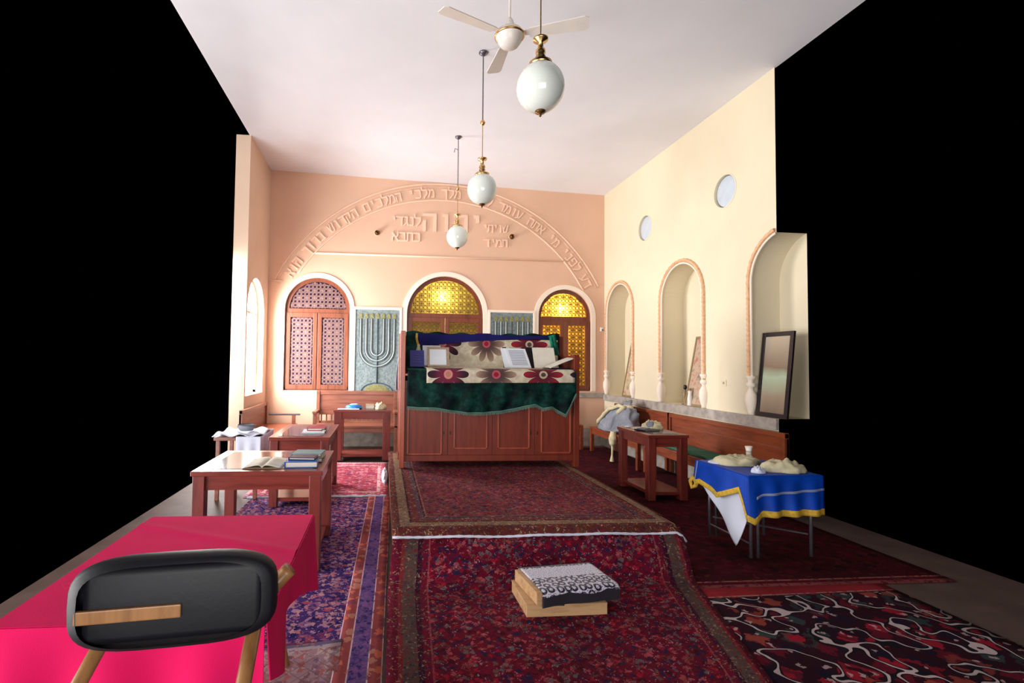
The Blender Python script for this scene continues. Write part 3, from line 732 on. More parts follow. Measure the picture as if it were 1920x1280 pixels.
mH = m_rug('rug_black_swirl', 2.2, 1.6, rgb(44, 10, 26), [rgb(150, 24, 44), rgb(50, 60, 62), rgb(30, 16, 36), rgb(140, 60, 50), rgb(96, 14, 34)], [(.03, rgb(150, 40, 48)), (.045, rgb(170, 120, 110)), (.06, rgb(60, 12, 24))], [rgb(140, 40, 50)], sides=(0, 0, 0, 1), fs=7, spot=rgb(190, 160, 160), lat=False, scroll=True)
rug('black_red_rug', lambda u, v: (1.6 + 2.0 * u, 1.7 + (3.42 - 1.7 + .05 * u) * v, .006), 1.9, 1.7, mH, 'black and red rug with pale scrolls at the near right corner of the floor', 20, 20, .008)

# ------------------------------------------------------------------ reading desk (bimah)
DX0, DX1, DY0, DY1, DZ = .205, 2.395, 6.08, 6.72, .31
root = thing('reading_desk', 'large red brown wooden reading desk with four panelled doors on the platform', 'desk', (1.3, 6.4, DZ)); desk = root
b = MB(); b.box(.265, 2.325, 6.13, 6.70, .40, 1.34); b.box(.265, 2.325, 6.11, 6.13, .385, .455, .004); b.box(.265, 2.325, 6.115, 6.13, 1.24, 1.34, .003); b.build('body', wood_desk, root)
for (x0, x1, y0, y1, zt) in ((DX0, .265, DY0, DY0 + .07, 1.93), (2.325, DX1, DY0, DY0 + .07, 1.675), (DX0, .265, DY1 - .07, DY1, 1.93), (2.325, DX1, DY1 - .07, DY1, 1.93)):
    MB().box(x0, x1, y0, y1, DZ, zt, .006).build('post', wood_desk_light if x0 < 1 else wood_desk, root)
MB().box(.215, .255, 6.15, 6.65, .42, 1.925, .003).build('side_panel', wood_desk, root)
MB().box(2.335, 2.385, 6.15, 6.65, .42, 1.665, .003).build('side_panel', wood_desk, root)
MB().box(.265, 2.325, 6.66, 6.70, 1.34, 1.90, .003).build('back_panel', wood_desk, root)
MB().prism([(6.05, 1.40), (6.66, 1.45), (6.66, 1.47), (6.05, 1.42)], lambda y, z: (.265, y, z), lambda y, z: (2.325, y, z)).build('book_rest', wood_desk_light, root)
for (a0, a1, p0, p1, zb) in ((.27, .785, .30, .715, .462), (.785, 1.325, .855, 1.265, .53), (1.325, 1.85, 1.39, 1.785, .53), (1.85, 2.32, 1.925, 2.30, .475)):
    d = MB(); y = 6.118; d.box(a0 + .004, a1 - .004, y, 6.13, .457, 1.238, .002); dr = d.build('door', wood_desk, root)
    m = MB(); zt = 1.2
    for q in ((p0, p1, zb, zb + .016), (p0, p1, zt - .016, zt), (p0, p0 + .016, zb, zt), (p1 - .016, p1, zb, zt)): m.box(q[0], q[1], y - .012, y, q[2], q[3], .004)
    m.build('moulding', wood_desk_light, dr)
    k = MB(); kx = a1 - .05 if a0 < .5 or abs(a0 - 1.325) < .01 else a0 + .03; k.box(kx - .006, kx + .006, y - .005, y, .70, .74, .002); k.build('keyhole', black_frame, dr)
MB().lathe([(.006, 6.118), (.006, 6.108), (.014, 6.10), (.012, 6.09), (0, 6.086)], (1.335, 0, .95), 12, 'Y').build('knob', brass, root, smooth=True)

# velvet cover
bot = [(.29, 1.03), (.45, 1.02), (.62, 1.02), (.8, .99), (1.0, .965), (1.2, .965), (1.4, .985), (1.55, 1.01), (1.7, 1.045), (1.82, 1.07), (1.92, 1.02), (2.03, 1.04), (2.12, .985), (2.2, .945), (2.26, 1.05), (2.33, 1.2)]
vp = [(0, 6.64, 1.955), (.18, 6.625, 1.50), (.28, 6.5, 1.478), (.52, 6.06, 1.475), (.55, 6.035, 1.455)]
def vel(u, v):
    x = .29 + 2.04 * u
    fold = .030 * (noise.noise(Vector((x * 4.5, 3 - v * 1.2 * (x - .3), 0)))) + .008 * math.sin(x * 31 + 9 * v)
    if v <= .55:
        y = lerp([(a, c) for a, c, d in vp], v); z = lerp([(a, d) for a, c, d in vp], v)
        if v < .28: y -= .012 + abs(fold) * .3; z -= .02 * (1 - v / .28) * (1 - min(1, abs(x - 1.3) / .9)) if v < .05 else 0
        if v < .1: z += .012 * math.sin(x * 20)
    else:
        t = (v - .55) / .45; zb = lerp(bot, x); z = 1.455 + (zb - 1.455) * t; y = 6.035 - .005 - fold * t - .008 * t
        y = min(y, 6.045)
    return (x, y - .004, z)
o = MB().grid(vel, 110, 60).build('velvet_cover', velvet_green, smooth=True, solid=.008)
tag(o, 'dark green crushed velvet cover with fringed hem draped over the reading desk', 'cloth')
b = MB()
for k in range(221):
    u = k / 220; p = Vector(vel(u, 1)); b.tube([p + Vector((0, -.004, .01)), p + Vector((random.uniform(-.003, .003), -.006, -.022 - random.random() * .01))], .0035, 4)
b.tube([Vector(vel(k / 110, 1)) + Vector((0, -.006, .006)) for k in range(111)], .006, 5)
b.build('fringe', fringe_green, o)

# floral runner
def m_floral():
    M = Mat('floral_print', .85); uv = M.coord('UV'); u, v, _ = M.sep(uv)
    SP = .575
    k = ((u + SP * .5) / SP).f('FLOOR'); du = u - k * SP
    dv1 = v - .10; dv2 = v - 1.015; useb = v > .55
    dv = dv1 + (dv2 - dv1) * useb
    r = (du * du + dv * dv).f('SQRT'); th = dv.f('ARCTAN2', du)
    pet = (th * 5.0).f('COSINE').f('ABSOLUTE').f('POWER', .55) * .16 + .085
    inp = r < pet
    par = k.f('MODULO', 3.0)
    g0 = M.ramp(r / .25, [(0, rgb(120, 24, 50)), (.45, rgb(98, 20, 52)), (.7, rgb(60, 10, 36)), (1, rgb(28, 8, 22))])
    g1 = M.ramp(r / .25, [(0, rgb(70, 40, 44)), (.4, rgb(84, 60, 58)), (.75, rgb(140, 112, 96)), (1, rgb(176, 148, 126))])
    g2 = M.ramp(r / .25, [(0, rgb(70, 16, 30)), (.4, rgb(100, 14, 34)), (1, rgb(160, 16, 44))])
    col = M.mix(par > .5, g0, g1); col = M.mix(par > 1.5, col, g2)
    base = M.ramp(M.noise(uv, 14, 3), [(.4, rgb(196, 184, 160)), (.65, rgb(222, 210, 186))])
    c = M.mix(inp, base, col)
    c = M.mix(r < .052, c, M.ramp(par / 2.0, [(0, rgb(206, 130, 122)), (.4, rgb(180, 80, 96)), (.8, rgb(196, 178, 150))], 'CONSTANT'))
    c = M.mix(r < .03, c, M.ramp(par / 2.0, [(0, rgb(176, 120, 100)), (.4, rgb(140, 14, 44)), (.8, rgb(84, 60, 56))], 'CONSTANT'))
    M.set('Base Color', c); M.bump(M.noise(uv, 200, 2), .2, .002); return M.m
fp = [(0, 5.998, 1.325), (.1, 6.0, 1.42), (.14, 6.012, 1.472), (.17, 6.05, 1.49), (.55, 6.46, 1.497), (.62, 6.55, 1.51), (.68, 6.595, 1.55), (1.0, 6.612, 1.875)]
def flo(u, v):
    x = .512 + 1.79 * u; y = lerp([(a, c) for a, c, d in fp], v); z = lerp([(a, d) for a, c, d in fp], v)
    if v < .1: z += .012 * (x - 1.3) ; y -= .006 * math.sin(x * 9)
    if v > .68: z -= 0; y -= .004 * math.sin(x * 7); x = max(x, .62)
    return (x, y, z)
L_ = [(0, 0), (.1, .095), (.14, .15), (.17, .19), (.55, .60), (.62, .69), (.68, .75), (1.0, 1.08)]
o = MB().grid(flo, 60, 80, lambda u, v: (1.79 * u - .255, lerp(L_, v))).build('floral_runner', m_floral(), smooth=True, solid=.006)
tag(o, 'cream cloth with large purple, brown and red flowers spread across the reading desk', 'cloth')
# navy cloth along the top edge
nv_b = [(.43, 1.765), (.8, 1.80), (1.2, 1.845), (1.7, 1.87), (2.2, 1.895)]
def nav(u, v):
    x = .44 + 1.78 * u; zt = 1.928 + .006 * math.sin(x * 6) + (.012 if 1.2 < x < 1.4 else 0)
    if v < .3: return (x, 6.715 - .12 * v / .3, zt if v > .02 else zt - .05)
    t = (v - .3) / .7; return (x, 6.592 - .006 * math.sin(x * 13), zt + (lerp(nv_b, x) - zt) * t)
o = MB().grid(nav, 60, 16).build('navy_cloth', cloth_navy, smooth=True, solid=.006); tag(o, 'navy blue velvet strip hung over the top edge of the reading desk', 'cloth')
# emerald end of a scarf at right and gold tassel at left
def scarf(u, v):
    x = 2.17 + .085 * u + .05 * v; return (x, 6.585 - .01 * math.sin(u * 9) - .02 * v, 1.955 - .28 * v - .03 * (1 - u) * (v < .1))
o = MB().grid(scarf, 8, 14).build('green_scarf', m_velvet('emerald_velvet', rgb(16, 100, 78), rgb(4, 56, 48)), smooth=True, solid=.012); tag(o, 'emerald green scarf hanging at the top right end of the reading desk', 'cloth')
root = thing('gold_tassel', 'gold tassel cord hanging at the top left of the reading desk', 'tassel', (.44, 6.58, 1.9))
MB().tube([(.43, 6.60, 1.93), (.425, 6.585, 1.86), (.44, 6.58, 1.80), (.46, 6.575, 1.77)], .016, 8).build('cord', cloth_gold, root, smooth=True)
MB().lathe([(.004, 1.79), (.022, 1.78), (.018, 1.765), (.03, 1.72), (.034, 1.70), (.004, 1.70)], (.45, 6.57, 0), 12).build('tuft', cloth_cream, root, smooth=True)

# ---- papers and books on the desk
def leaning(name, x0, x1, zb, zt, yb, yt, th, mat, parent=None, skew=0):
    """sheet or board leaning back: bottom edge at yb, top edge at yt"""
    b = MB(); v = []
    d = Vector((0, yt - yb, zt - zb)).normalized(); nrm = Vector((0, -d.z, d.y)) * th
    for (x, y, z) in ((x0, yb, zb), (x1, yb, zb), (x1 + skew, yt, zt), (x0 + skew, yt, zt)): v.append((Vector((x, y, z)), Vector((x, y, z)) + nrm))
    A = [b.bm.verts.new(p) for p, q in v]; B = [b.bm.verts.new(q) for p, q in v]
    b.face(A); b.face(B)
    for i in range(4): b.face((A[i], A[(i + 1) % 4], B[(i + 1) % 4], B[i]))
    return b.build(name, mat, parent)
ZR = 1.503
root = thing('framed_page', 'tan framed printed page leaning at the left of the reading desk', 'picture frame', (.70, 6.35, ZR))
leaning('frame', .55, .825, ZR, 1.748, 6.33, 6.42, .012, tan_frame, root)
leaning('page', .577, .785, ZR + .025, 1.722, 6.326, 6.40, .006, paper, root)
root = thing('prayer_book', 'violet blue book standing at the far left of the reading desk', 'book', (.41, 6.3, ZR), 'books on the reading desk')
leaning('cover', .33, .505, ZR, 1.705, 6.28, 6.36, .006, bk_violet, root); leaning('pages', .335, .50, ZR + .004, 1.70, 6.288, 6.368, -.0, paper_cream, root) if False else None
MB().obox((.4175, 6.336, 1.604), (.165, .024, .20), Matrix.Rotation(math.radians(-21.6), 3, 'X')).build('page_block', paper_cream, root)
for i in range(4): leaning('lettering', .36 + .01 * i, .475 - .012 * i, 1.56 + .03 * i, 1.566 + .03 * i, 6.293 + .0118 * i, 6.2955 + .0118 * i, .003, m_plain('lettering', rgb(110, 90, 160), .6, 0, 5, 0), root)
root = thing('loose_sheet', 'white sheet standing behind the tan frame on the desk', 'paper', (.62, 6.45, ZR + .02))
leaning('sheet', .50, .73, ZR + .02, 1.775, 6.46, 6.54, .003, paper, root)
# open volume with white pages, dark boards
root = thing('open_book', 'open book with grey printed pages standing at the right of the desk', 'book', (1.6, 6.35, ZR), 'books on the reading desk')
leaning('board', 1.515, 1.565, ZR, 1.765, 6.36, 6.45, .008, black_frame, root)
leaning('page', 1.525, 1.80, ZR, 1.75, 6.35, 6.44, .010, paper, root, -.035)
pg = leaning('page', 1.60, 1.865, ZR, 1.745, 6.33, 6.42, .008, paper, root, -.06)
for i in range(11):
    z = 1.54 + i * .0175; t = (z - ZR) / .242; leaning('text_line', 1.635 - .06 * t, 1.835 - .06 * t, z, z + .006, 6.33 + .09 * t - .0005, 6.3325 + .09 * t - .0005, .0095, ink, pg)
root = thing('open_album', 'cream open album with curling page at the right end of the desk', 'book', (2.05, 6.35, ZR), 'books on the reading desk')
leaning('board', 1.885, 2.0, ZR, 1.77, 6.40, 6.48, .008, bk_black, root, -.05)
leaning('page', 1.915, 2.20, ZR, 1.765, 6.36, 6.45, .010, paper_cream, root, -.01)
def curl(u, v):
    x = 2.03 + .30 * u; z = 1.512 + .115 * u ** 1.5 + .02 * math.sin(u * 3) + .012 * v; return (x, 6.10 + .22 * v, z)
MB().grid(curl, 16, 6).build('curled_page', paper_cream, root, smooth=True, solid=.012)
MB().box(2.02, 2.29, 6.12, 6.36, 1.499, 1.512, .003).build('board', bk_black, root)

# white towel at the left end
def towel(u, v):
    return (.197 - .03 * (1 - u) * v - .012 * math.sin(v * 3), 6.5 + .06 * math.sin(u * 4) + .1 * u, 1.62 - .42 * v)
o = MB().grid(towel, 10, 20).build('hanging_towel', cloth_white, smooth=True, solid=.006); tag(o, 'white cloth hanging on the left side of the reading desk', 'cloth')

# ------------------------------------------------------------------ step made of two boxes
root = thing('step_crate', 'bare pale wooden box under the cloth covered box, used as a step', 'box', (1.15, 3.28, .012))
def slab(name, c, sx, sy, sz, rot, mat, parent, bev=.003, off=(0, 0)):
    return MB().obox(c, (sx, sy, sz), Matrix.Rotation(rot, 3, 'Z'), bev).build(name, mat, parent)
rz = math.radians(.4)
slab('front_board', (1.148, 3.11, .052), .51, .02, .07, rz, wood_pale, root)
slab('back_board', (1.15, 3.46, .052), .51, .02, .07, rz, wood_pale, root)
slab('side_board', (.902, 3.285, .052), .02, .33, .07, rz, wood_pale, root)
slab('side_board', (1.394, 3.285, .052), .02, .33, .07, rz, wood_pale, root)
slab('lid', (1.148, 3.285, .084), .51, .37, .008, rz, wood_pale, root)
root = thing('covered_step_box', 'wooden box with black and white patterned cloth, on top of the bare box', 'box', (1.18, 3.3, .09))
R3 = Matrix.Rotation(math.radians(7), 3, 'Z'); cc = Vector((1.195, 3.30, .128))
def rloc(x, y, z=0): return cc + R3 @ Vector((x, y, z))
MB().obox(rloc(0, 0), (.53, .36, .075), R3, .003).build('wooden_box', wood_pale, root)
def m_lace():
    M = Mat('white_on_black_print', .8); M.set('Sheen Weight', .2); uv = M.coord('UV'); u, v, _ = M.sep(uv)
    d1, a1, _1 = M.vor(uv, 19, .45); d2, a2, _2 = M.vor(uv, 60, .8)
    bl_k = rgb(18, 10, 30); wh = rgb(212, 206, 222)
    pat = M.mix((d1 > .22) * (d1 < .47), wh, bl_k); pat = M.mix(d2 < .22, pat, rgb(120, 110, 140))
    cent = M.mix((d2 < .2), wh, rgb(110, 104, 130))
    # v: 0 front hem .. .09 front top edge .. .45 back top edge
    inner = (v > .27) * (v < .42)
    c = M.mix(inner, pat, cent)
    sc = (u * 12.0 + 1.0).f('SINE').f('ABSOLUTE') * .028
    c = M.mix(v > (sc * -1.0 + .095), bl_k, c)
    c = M.mix((v > .435) * (v < .455), c, bl_k)
    M.set('Base Color', c); M.bump(M.noise(uv, 220, 2), .2, .002); return M.m
def cov(u, v):
    x = -.235 + .52 * u
    pts = [(0, -.192, -.048), (.18, -.19, .03), (.22, -.182, .044), (.26, -.15, .047), (.9, .175, .047), (.94, .19, .04), (1, .193, .02)]
    y = lerp([(a, c) for a, c, d in pts], v); z = lerp([(a, d) for a, c, d in pts], v)
    if v < .18: z += .004 * math.sin(x * 30); y -= .004 * math.sin(x * 22)
    return tuple(rloc(x, y, z))
MB().grid(cov, 40, 40, lambda u, v: (u * .52, v * .50)).build('cloth', m_lace(), root, smooth=True, solid=.005)
def covr(u, v):   # side flap on the right
    return tuple(rloc(.287 + .004 * math.sin(v * 9), -.185 + .37 * v, .045 - .07 * u))
MB().grid(covr, 8, 16, lambda u, v: (u * .02, .02)).build('cloth_flap', m_cloth('black_violet_cloth', rgb(18, 10, 30)), root, smooth=True, solid=.005)

# ------------------------------------------------------------------ tables
def table(name, label, x0, x1, y0, y1, h, leg=.085, shelf=True, inlay=True, group=None):
    root = thing(name, label, 'table', ((x0 + x1) / 2, (y0 + y1) / 2, .012), group); e = .012
    b = MB(); b.box(x0 - e, x1 + e, y0 - e, y1 + e, h - .035, h, .005); b.build('tabletop', wood_table, root)
    if inlay: MB().box(x0 + .07, x1 - .07, y0 + .07, y1 - .07, h - .002, h + .003, .001).build('top_inlay', dark_glass, root)
    for (x, y) in ((x0, y0), (x1 - leg, y0), (x0, y1 - leg), (x1 - leg, y1 - leg)):
        MB().box(x, x + leg, y, y + leg, .019, h - .035, .005).build('leg', wood_table_v, root)
    for q in ((x0 + leg, x1 - leg, y0 + .02, y0 + .04), (x0 + leg, x1 - leg, y1 - .04, y1 - .02), (x0 + .02, x0 + .04, y0 + leg, y1 - leg), (x1 - .04, x1 - .02, y0 + leg, y1 - leg)):
        MB().box(*q, h - .14, h - .035, .002).build('apron', wood_table, root)
    if shelf: MB().box(x0 + .03, x1 - .03, y0 + .03, y1 - .03, .075, .115, .003).build('lower_shelf', wood_table, root)
    return root
G = 'square varnished tables along the side aisles'
table('wooden_table', 'far left varnished table in front of the wooden bench under the menorah panel', -.745, .13, 8.1, 8.62, .80, .12, group=G)
table('wooden_table', 'middle left varnished table with magenta book, behind the nearer table', -1.17, -.56, 5.55, 6.68, .75, group=G)
table('wooden_table', 'nearest left varnished table carrying blue and teal books', -1.35, -.44, 3.86, 4.72, .75, group=G)
table('wooden_table', 'dark varnished square table on the right aisle with crumpled cloth on it', 3.03, 3.50, 5.62, 6.38, .765, .085, group=G)

def book(name, label, x, y, z, w, d, h, rot, cover, pages=None, group='books on the left tables'):
    root = thing(name, label, 'book', (x, y, z), group); R = Matrix.Rotation(math.radians(rot), 3, 'Z'); c = Vector((x, y, z))
    b = MB()
    for zz in (.003, h - .003): b.obox(c + R @ Vector((0, 0, zz)), (w, d, .006), R, .001)
    b.obox(c + R @ Vector((-w / 2 + .003, 0, h / 2)), (.006, d, h), R, .001); b.build('cover', cover, root)
    MB().obox(c + R @ Vector((.002, 0, h / 2)), (w - .012, d - .01, h - .012), R).build('pages', pages or paper_cream, root)
    return root
T = .7535
book('hardback_book', 'bright blue hardback lying on the nearest left table', -.605, 4.03, T, .24, .17, .045, 3, bk_blue)
book('hardback_book', 'navy hardback on top of the bright blue one', -.60, 4.07, T + .0455, .2, .13, .02, -6, bk_navy)
book('hardback_book', 'teal hardback behind the bright blue one on the nearest left table', -.60, 4.36, T, .24, .2, .05, -5, bk_teal)
book('hardback_book', 'dark green hardback at the right edge behind the blue book', -.50, 4.2, T, .05, .09, .035, 10, bk_black)
def open_pages(name, label, x, y, z, w, d):
    root = thing(name, label, 'book', (x, y, z), 'books on the left tables')
    def pg(u, v): t = u * 2 - 1; return (x + w / 2 * t, y - d / 2 + d * v, z + .006 + .022 * abs(math.sin(PI * abs(t) ** .6)) * (1 - abs(t) * .6))
    MB().grid(pg, 24, 4).build('pages', paper_cream, root, smooth=True, solid=.004)
    MB().box(x - w / 2 - .006, x + w / 2 + .006, y - d / 2 - .006, y + d / 2 + .006, z, z + .004).build('cover', bk_tan, root)
open_pages('open_prayer_book', 'open book with blank cream pages at the left of the nearest table', -.88, 4.1, T, .27, .34)
book('hardback_book', 'magenta hardback lying on the middle left table', -.745, 6.05, T + .014, .2, .22, .03, 0, bk_red)
book('paperback_book', 'thin white paperback under the magenta book', -.77, 5.95, T, .25, .3, .013, 4, paper)
book('paperback_book', 'small black book at the right edge of the middle left table', -.655, 5.98, T, .05, .12, .03, 0, bk_black)
T2 = .8035
root = thing('wrapped_bundle', 'shiny bright blue plastic wrapped bundle on the far left table', 'package', (-.45, 8.35, T2))
MB().lathe([(.02, T2), (.12, T2), (.14, T2 + .02), (.12, T2 + .055), (.05, T2 + .07), (0, T2 + .068)], (-.45, 8.35, 0), 20).build('wrapping', bk_cyan, root, smooth=True)
MB().lathe([(.0, T2 + .072), (.05, T2 + .075), (.07, T2 + .069), (.05, T2 + .068)], (-.45, 8.35, 0), 20).build('white_label', paper, root, smooth=True)
book('paperback_book', 'flat white booklet in front of the blue bundle on the far left table', -.53, 8.2, T2, .34, .12, .012, 2, paper)
book('hardback_book', 'tan book beside the blue bundle on the far left table', -.2, 8.38, T2, .14, .18, .07, 0, bk_tan)

def lump(name, mat, label, cat, cx, cy, z0, rx, ry, h, seed, parent=None, flatn=.0, fr=3.2, group=None):
    b = MB(); nu, nv = 40, 16
    def f(u, v):
        a = 2 * PI * u; k = math.sin(v * PI / 2)
        n = noise.fractal(Vector((math.cos(a) * k * fr * .5 + seed, math.sin(a) * k * fr * .5, v * 1.5)), 1.0, 2.0, 4)
        ridge = abs(noise.noise(Vector((math.cos(a) * k * fr + seed * 2, math.sin(a) * k * fr, seed))))
        r = k * (1 + .22 * n)
        z = h * (math.cos(v * PI / 2) ** .7) * (.75 + .55 * ridge + .25 * n)
        return (cx + rx * r * math.cos(a), cy + ry * r * math.sin(a), z0 + max(0, z))
    V = [[b.bm.verts.new(f(i / nu, j / nv)) for j in range(1, nv + 1)] for i in range(nu)]
    top = b.bm.verts.new(f(0, 0))
    for i in range(nu):
        b.face((top, V[i][0], V[(i + 1) % nu][0]))
        for j in range(nv - 1): b.face((V[i][j], V[i][j + 1], V[(i + 1) % nu][j + 1], V[(i + 1) % nu][j]))
    b.face([V[i][nv - 1] for i in range(nu)])
    o = b.build(name, mat, parent, smooth=True)
    if label: tag(o, label, cat, group)
    return o
lump('crumpled_shawl', cloth_cream, 'crumpled cream shawl at the right end of the far left table', 'cloth', -.03, 8.35, T2, .1, .12, .1, 3)
# right table things
T3 = .7685
o = lump('crumpled_shawl', cloth_cream, 'cream crumpled shawl on the dark square table on the right', 'cloth', 3.37, 6.16, T3, .12, .14, .10, 9)
lump('dark_fold', cloth_grey, None, None, 3.31, 6.1, T3 + .03, .05, .05, .075, 4, o)
book('prayer_book', 'dark open book on the near side of the right square table', 3.2, 5.98, T3, .24, .17, .016, 20, bk_black, group='books on the right table')
book('prayer_book', 'grey booklet on top of the dark book on the right table', 3.17, 6.0, T3 + .0165, .14, .1, .01, 35, cloth_grey, group='books on the right table')
root = thing('paper_scrap', 'small white scrap at the far left corner of the right square table', 'paper', (3.12, 6.3, T3))
MB().obox((3.12, 6.3, T3 + .008), (.05, .06, .016), Matrix.Rotation(.4, 3, 'Z'), .004).build('folded_paper', paper, root)

# ------------------------------------------------------------------ red covered table and armchair, near left
RX0, RX1, RY0, RY1, RZ = -1.15, -.35, 1.66, 2.76, .745
root = thing('covered_table', 'table with curved beech legs hidden under the crimson cloth', 'table', (-.75, 2.2, .02))
MB().box(RX0, RX1 - .01, RY0 + .01, RY1 - .01, RZ - .03, RZ - .006, .004).build('tabletop', wood_bent, root)
for (x, y, sx, sy) in ((RX1 - .06, RY1 - .08, 1, 0), (RX1 - .06, RY0 + .08, 1, 0), (RX0 + .06, RY1 - .08, -1, 0), (RX0 + .06, RY0 + .08, -1, 0)):
    MB().tube([(x - sx * .09, y, RZ - .03), (x - sx * .07, y, .5), (x - sx * .1, y + .0, .3), (x - sx * .07, y, .15), (x - sx * .045, y, .028)], .016, 8).build('leg', wood_bent, root, smooth=True)
hem = [(RY0, .56), (1.8, .50), (1.93, .44), (1.96, .62), (2.2, .58), (2.6, .42), (RY1, .36)]
b = MB()
def redtop(u, v):
    x = RX0 + (RX1 - RX0) * u; y = RY0 + (RY1 - RY0) * v; f = .006 * math.exp(-((x * .5 + y - 2.05) / .03) ** 2) * 1.2
    return (x, y, RZ + .004 + f)
b.grid(redtop, 30, 50)
b.grid(lambda u, v: (RX1 + .004 + (.03 * u * (.5 + .5 * math.sin(v * 14))), RY0 + (RY1 - RY0) * v, RZ + .004 + (lerp(hem, RY0 + (RY1 - RY0) * v) - RZ) * u), 20, 60)
b.grid(lambda u, v: (RX0 + (RX1 - RX0) * v, RY0 - .004 - .03 * u * (.5 + .5 * math.sin(v * 18)), RZ + .004 + (.555 - RZ) * u), 20, 40)
b.grid(lambda u, v: (RX0 + (RX1 - RX0) * v, RY1 + .004 + .02 * u * (.5 + .5 * math.sin(v * 18)), RZ + .004 + (.40 - RZ) * u), 10, 40)
b.grid(lambda u, v: (RX0 - .004, RY0 + (RY1 - RY0) * v, RZ + .004 + (.45 - RZ) * u), 10, 30)
o = b.build('crimson_tablecloth', cloth_red, smooth=True, solid=.004); tag(o, 'bright crimson tablecloth hanging over the near left table', 'tablecloth')
for f in o.data.polygons: f.use_smooth = True
md = o.modifiers.new('edges', 'EDGE_SPLIT'); md.split_angle = math.radians(50)

root = thing('armchair', 'black upholstered wooden armchair at the near left, in front of the crimson table', 'chair', (-.5, 1.2, .02))
cx, cy = -.472, 1.28
def backrest(u, v):
    a = 2 * PI * u; hx, hz = .225, .105; k = .55
    ca, sa = math.cos(a), math.sin(a); x = hx * abs(ca) ** k * (1 if ca > 0 else -1); z = hz * abs(sa) ** k * (1 if sa > 0 else -1)
    s_ = math.sin(v * PI) ** .4; y = -.035 + .07 * v
    return (cx + x * (.86 + .14 * s_), cy + y + x * .12,   .99 + z * (.86 + .14 * s_))
b = MB(); b.grid(backrest, 40, 10); bp = b.bm
b.build('backrest', black_vinyl, root, smooth=True)
b = MB(); b.obox((cx, cy, .99), (.39, .055, .17), Matrix.Rotation(math.radians(7), 3, 'Z'), .02); b.build('back_pad', black_vinyl, root, smooth=True)
b = MB(); b.obox((cx - .09, cy - .042, .975), (.22, .012, .03), Matrix.Rotation(math.radians(7), 3, 'Z'), .003); b.build('back_rail', wood_bent, root)
b = MB(); b.tube([(cx + .16, cy + .08, .93), (cx + .20, cy + .12, .965), (cx + .225, cy + .13, .99), (cx + .235, cy + .13, 1.0)], .02, 10); b.build('arm_tip', wood_bent, root, smooth=True)
for sx in (-1, 1):
    b = MB(); b.tube([(cx + sx * .17, cy + .03, .90), (cx + sx * .2 - .05, cy - .06, .70), (cx + sx * .2 - .06, cy - .22, .45)], .018, 8); b.build('back_post', wood_bent, root, smooth=True)
    for dy in (-.22, -.62): MB().tube([(cx + sx * .2 - .05, cy + dy, .46), (cx + sx * .21 - .05, cy + dy + (.05 if dy > -.3 else -.03), .02)], .018, 8).build('leg', wood_bent, root, smooth=True)
MB().box(cx - .28, cx + .18, cy - .68, cy - .2, .44, .51, .02).build('seat', black_vinyl, root)

# ------------------------------------------------------------------ benches
def bench_y(name, label, xf, xb, y0, y1, zt, group):   # back against the x = xb side (right wall)
    s = 1 if xb > xf else -1; root = thing(name, label, 'bench', ((xf + xb) / 2, (y0 + y1) / 2, .012), group)
    X_ = lambda a, c: (min(a, c), max(a, c))
    MB().box(*X_(xf, xb - s * .03), y0, y1, .42, .45, .004).build('seat', wood_bench, root)
    b = MB(); b.box(*X_(xb - s * .03, xb), y0, y1, .40, zt - .055, .003); bk = b.build('backrest', wood_bench, root)
    MB().box(*X_(xb - s * .05, xb + s * .0), y0, y1, zt - .055, zt, .006).build('top_rail', wood_bench, root)
    MB().box(*X_(xb - s * .034, xb - s * .028), y0 + .05, y1 - .05, zt - .17, zt - .16, .001).build('groove', wood_bench_x, bk)
    MB().box(*X_(xf + s * .01, xf + s * .035), y0 + .06, y1 - .06, .33, .42, .003).build('apron', wood_bench, root)
    for y in (y0, y1 - .06):
        for x in (xf, xb - s * .06): MB().box(*X_(x, x + s * .055), y, y + .06, .018, .42, .004).build('leg', wood_bench, root)
    for y in (y0, y1 - .03): MB().box(*X_(xb - s * .055, xb), y, y + .03, .42, zt + .004, .004).build('end_post', wood_bench, root)
    return root
GB = 'wooden benches along the right wall'
bench_y('wooden_bench', 'wooden bench by the right wall, farther one beside the corner', 3.72, 4.23, 7.22, 8.95, .865, GB)
bench_y('wooden_bench', 'wooden bench by the right wall, nearer one with a green seat pad', 3.78, 4.23, 5.0, 7.17, .865, GB)
bench_y('wooden_bench', 'wooden bench along the left wall under the bright window', -1.5, -2.08, 7.75, 9.35, .82, None)
def bench_x(name, label, x0, x1, yf, yb, zt, wood, arms, group=None):
    root = thing(name, label, 'bench', ((x0 + x1) / 2, (yf + yb) / 2, .0), group)
    MB().box(x0, x1, yf, yb - .03, .42, .455, .005).build('seat', wood, root)
    MB().box(x0 + .03, x1 - .03, yb - .035, yb - .005, .60, zt - .06, .003).build('backrest', wood, root)
    MB().box(x0, x1, yb - .05, yb, zt - .07, zt, .006).build('top_rail', wood, root)
    MB().box(x0, x1, yb - .04, yb, .455, .49, .004).build('lower_rail', wood, root)
    n = int((x1 - x0) / .09)
    for i in range(1, n): MB().box(x0 + (x1 - x0) * i / n - .012, x0 + (x1 - x0) * i / n + .012, yb - .03, yb - .012, .49, .60).build('spindle', wood, root)
    MB().box(x0 + .06, x1 - .06, yf + .01, yf + .035, .34, .42, .003).build('apron', wood, root)
    for x in (x0, x1 - .06):
        MB().box(x, x + .06, yf, yf + .06, .0, .42 if not arms else .66, .005).build('leg', wood, root)
        MB().box(x, x + .06, yb - .06, yb, .0, zt, .005).build('leg', wood, root)
        if arms: MB().box(x - .01, x + .07, yf - .03, yb - .05, .66, .70, .008).build('armrest', wood, root)
    return root
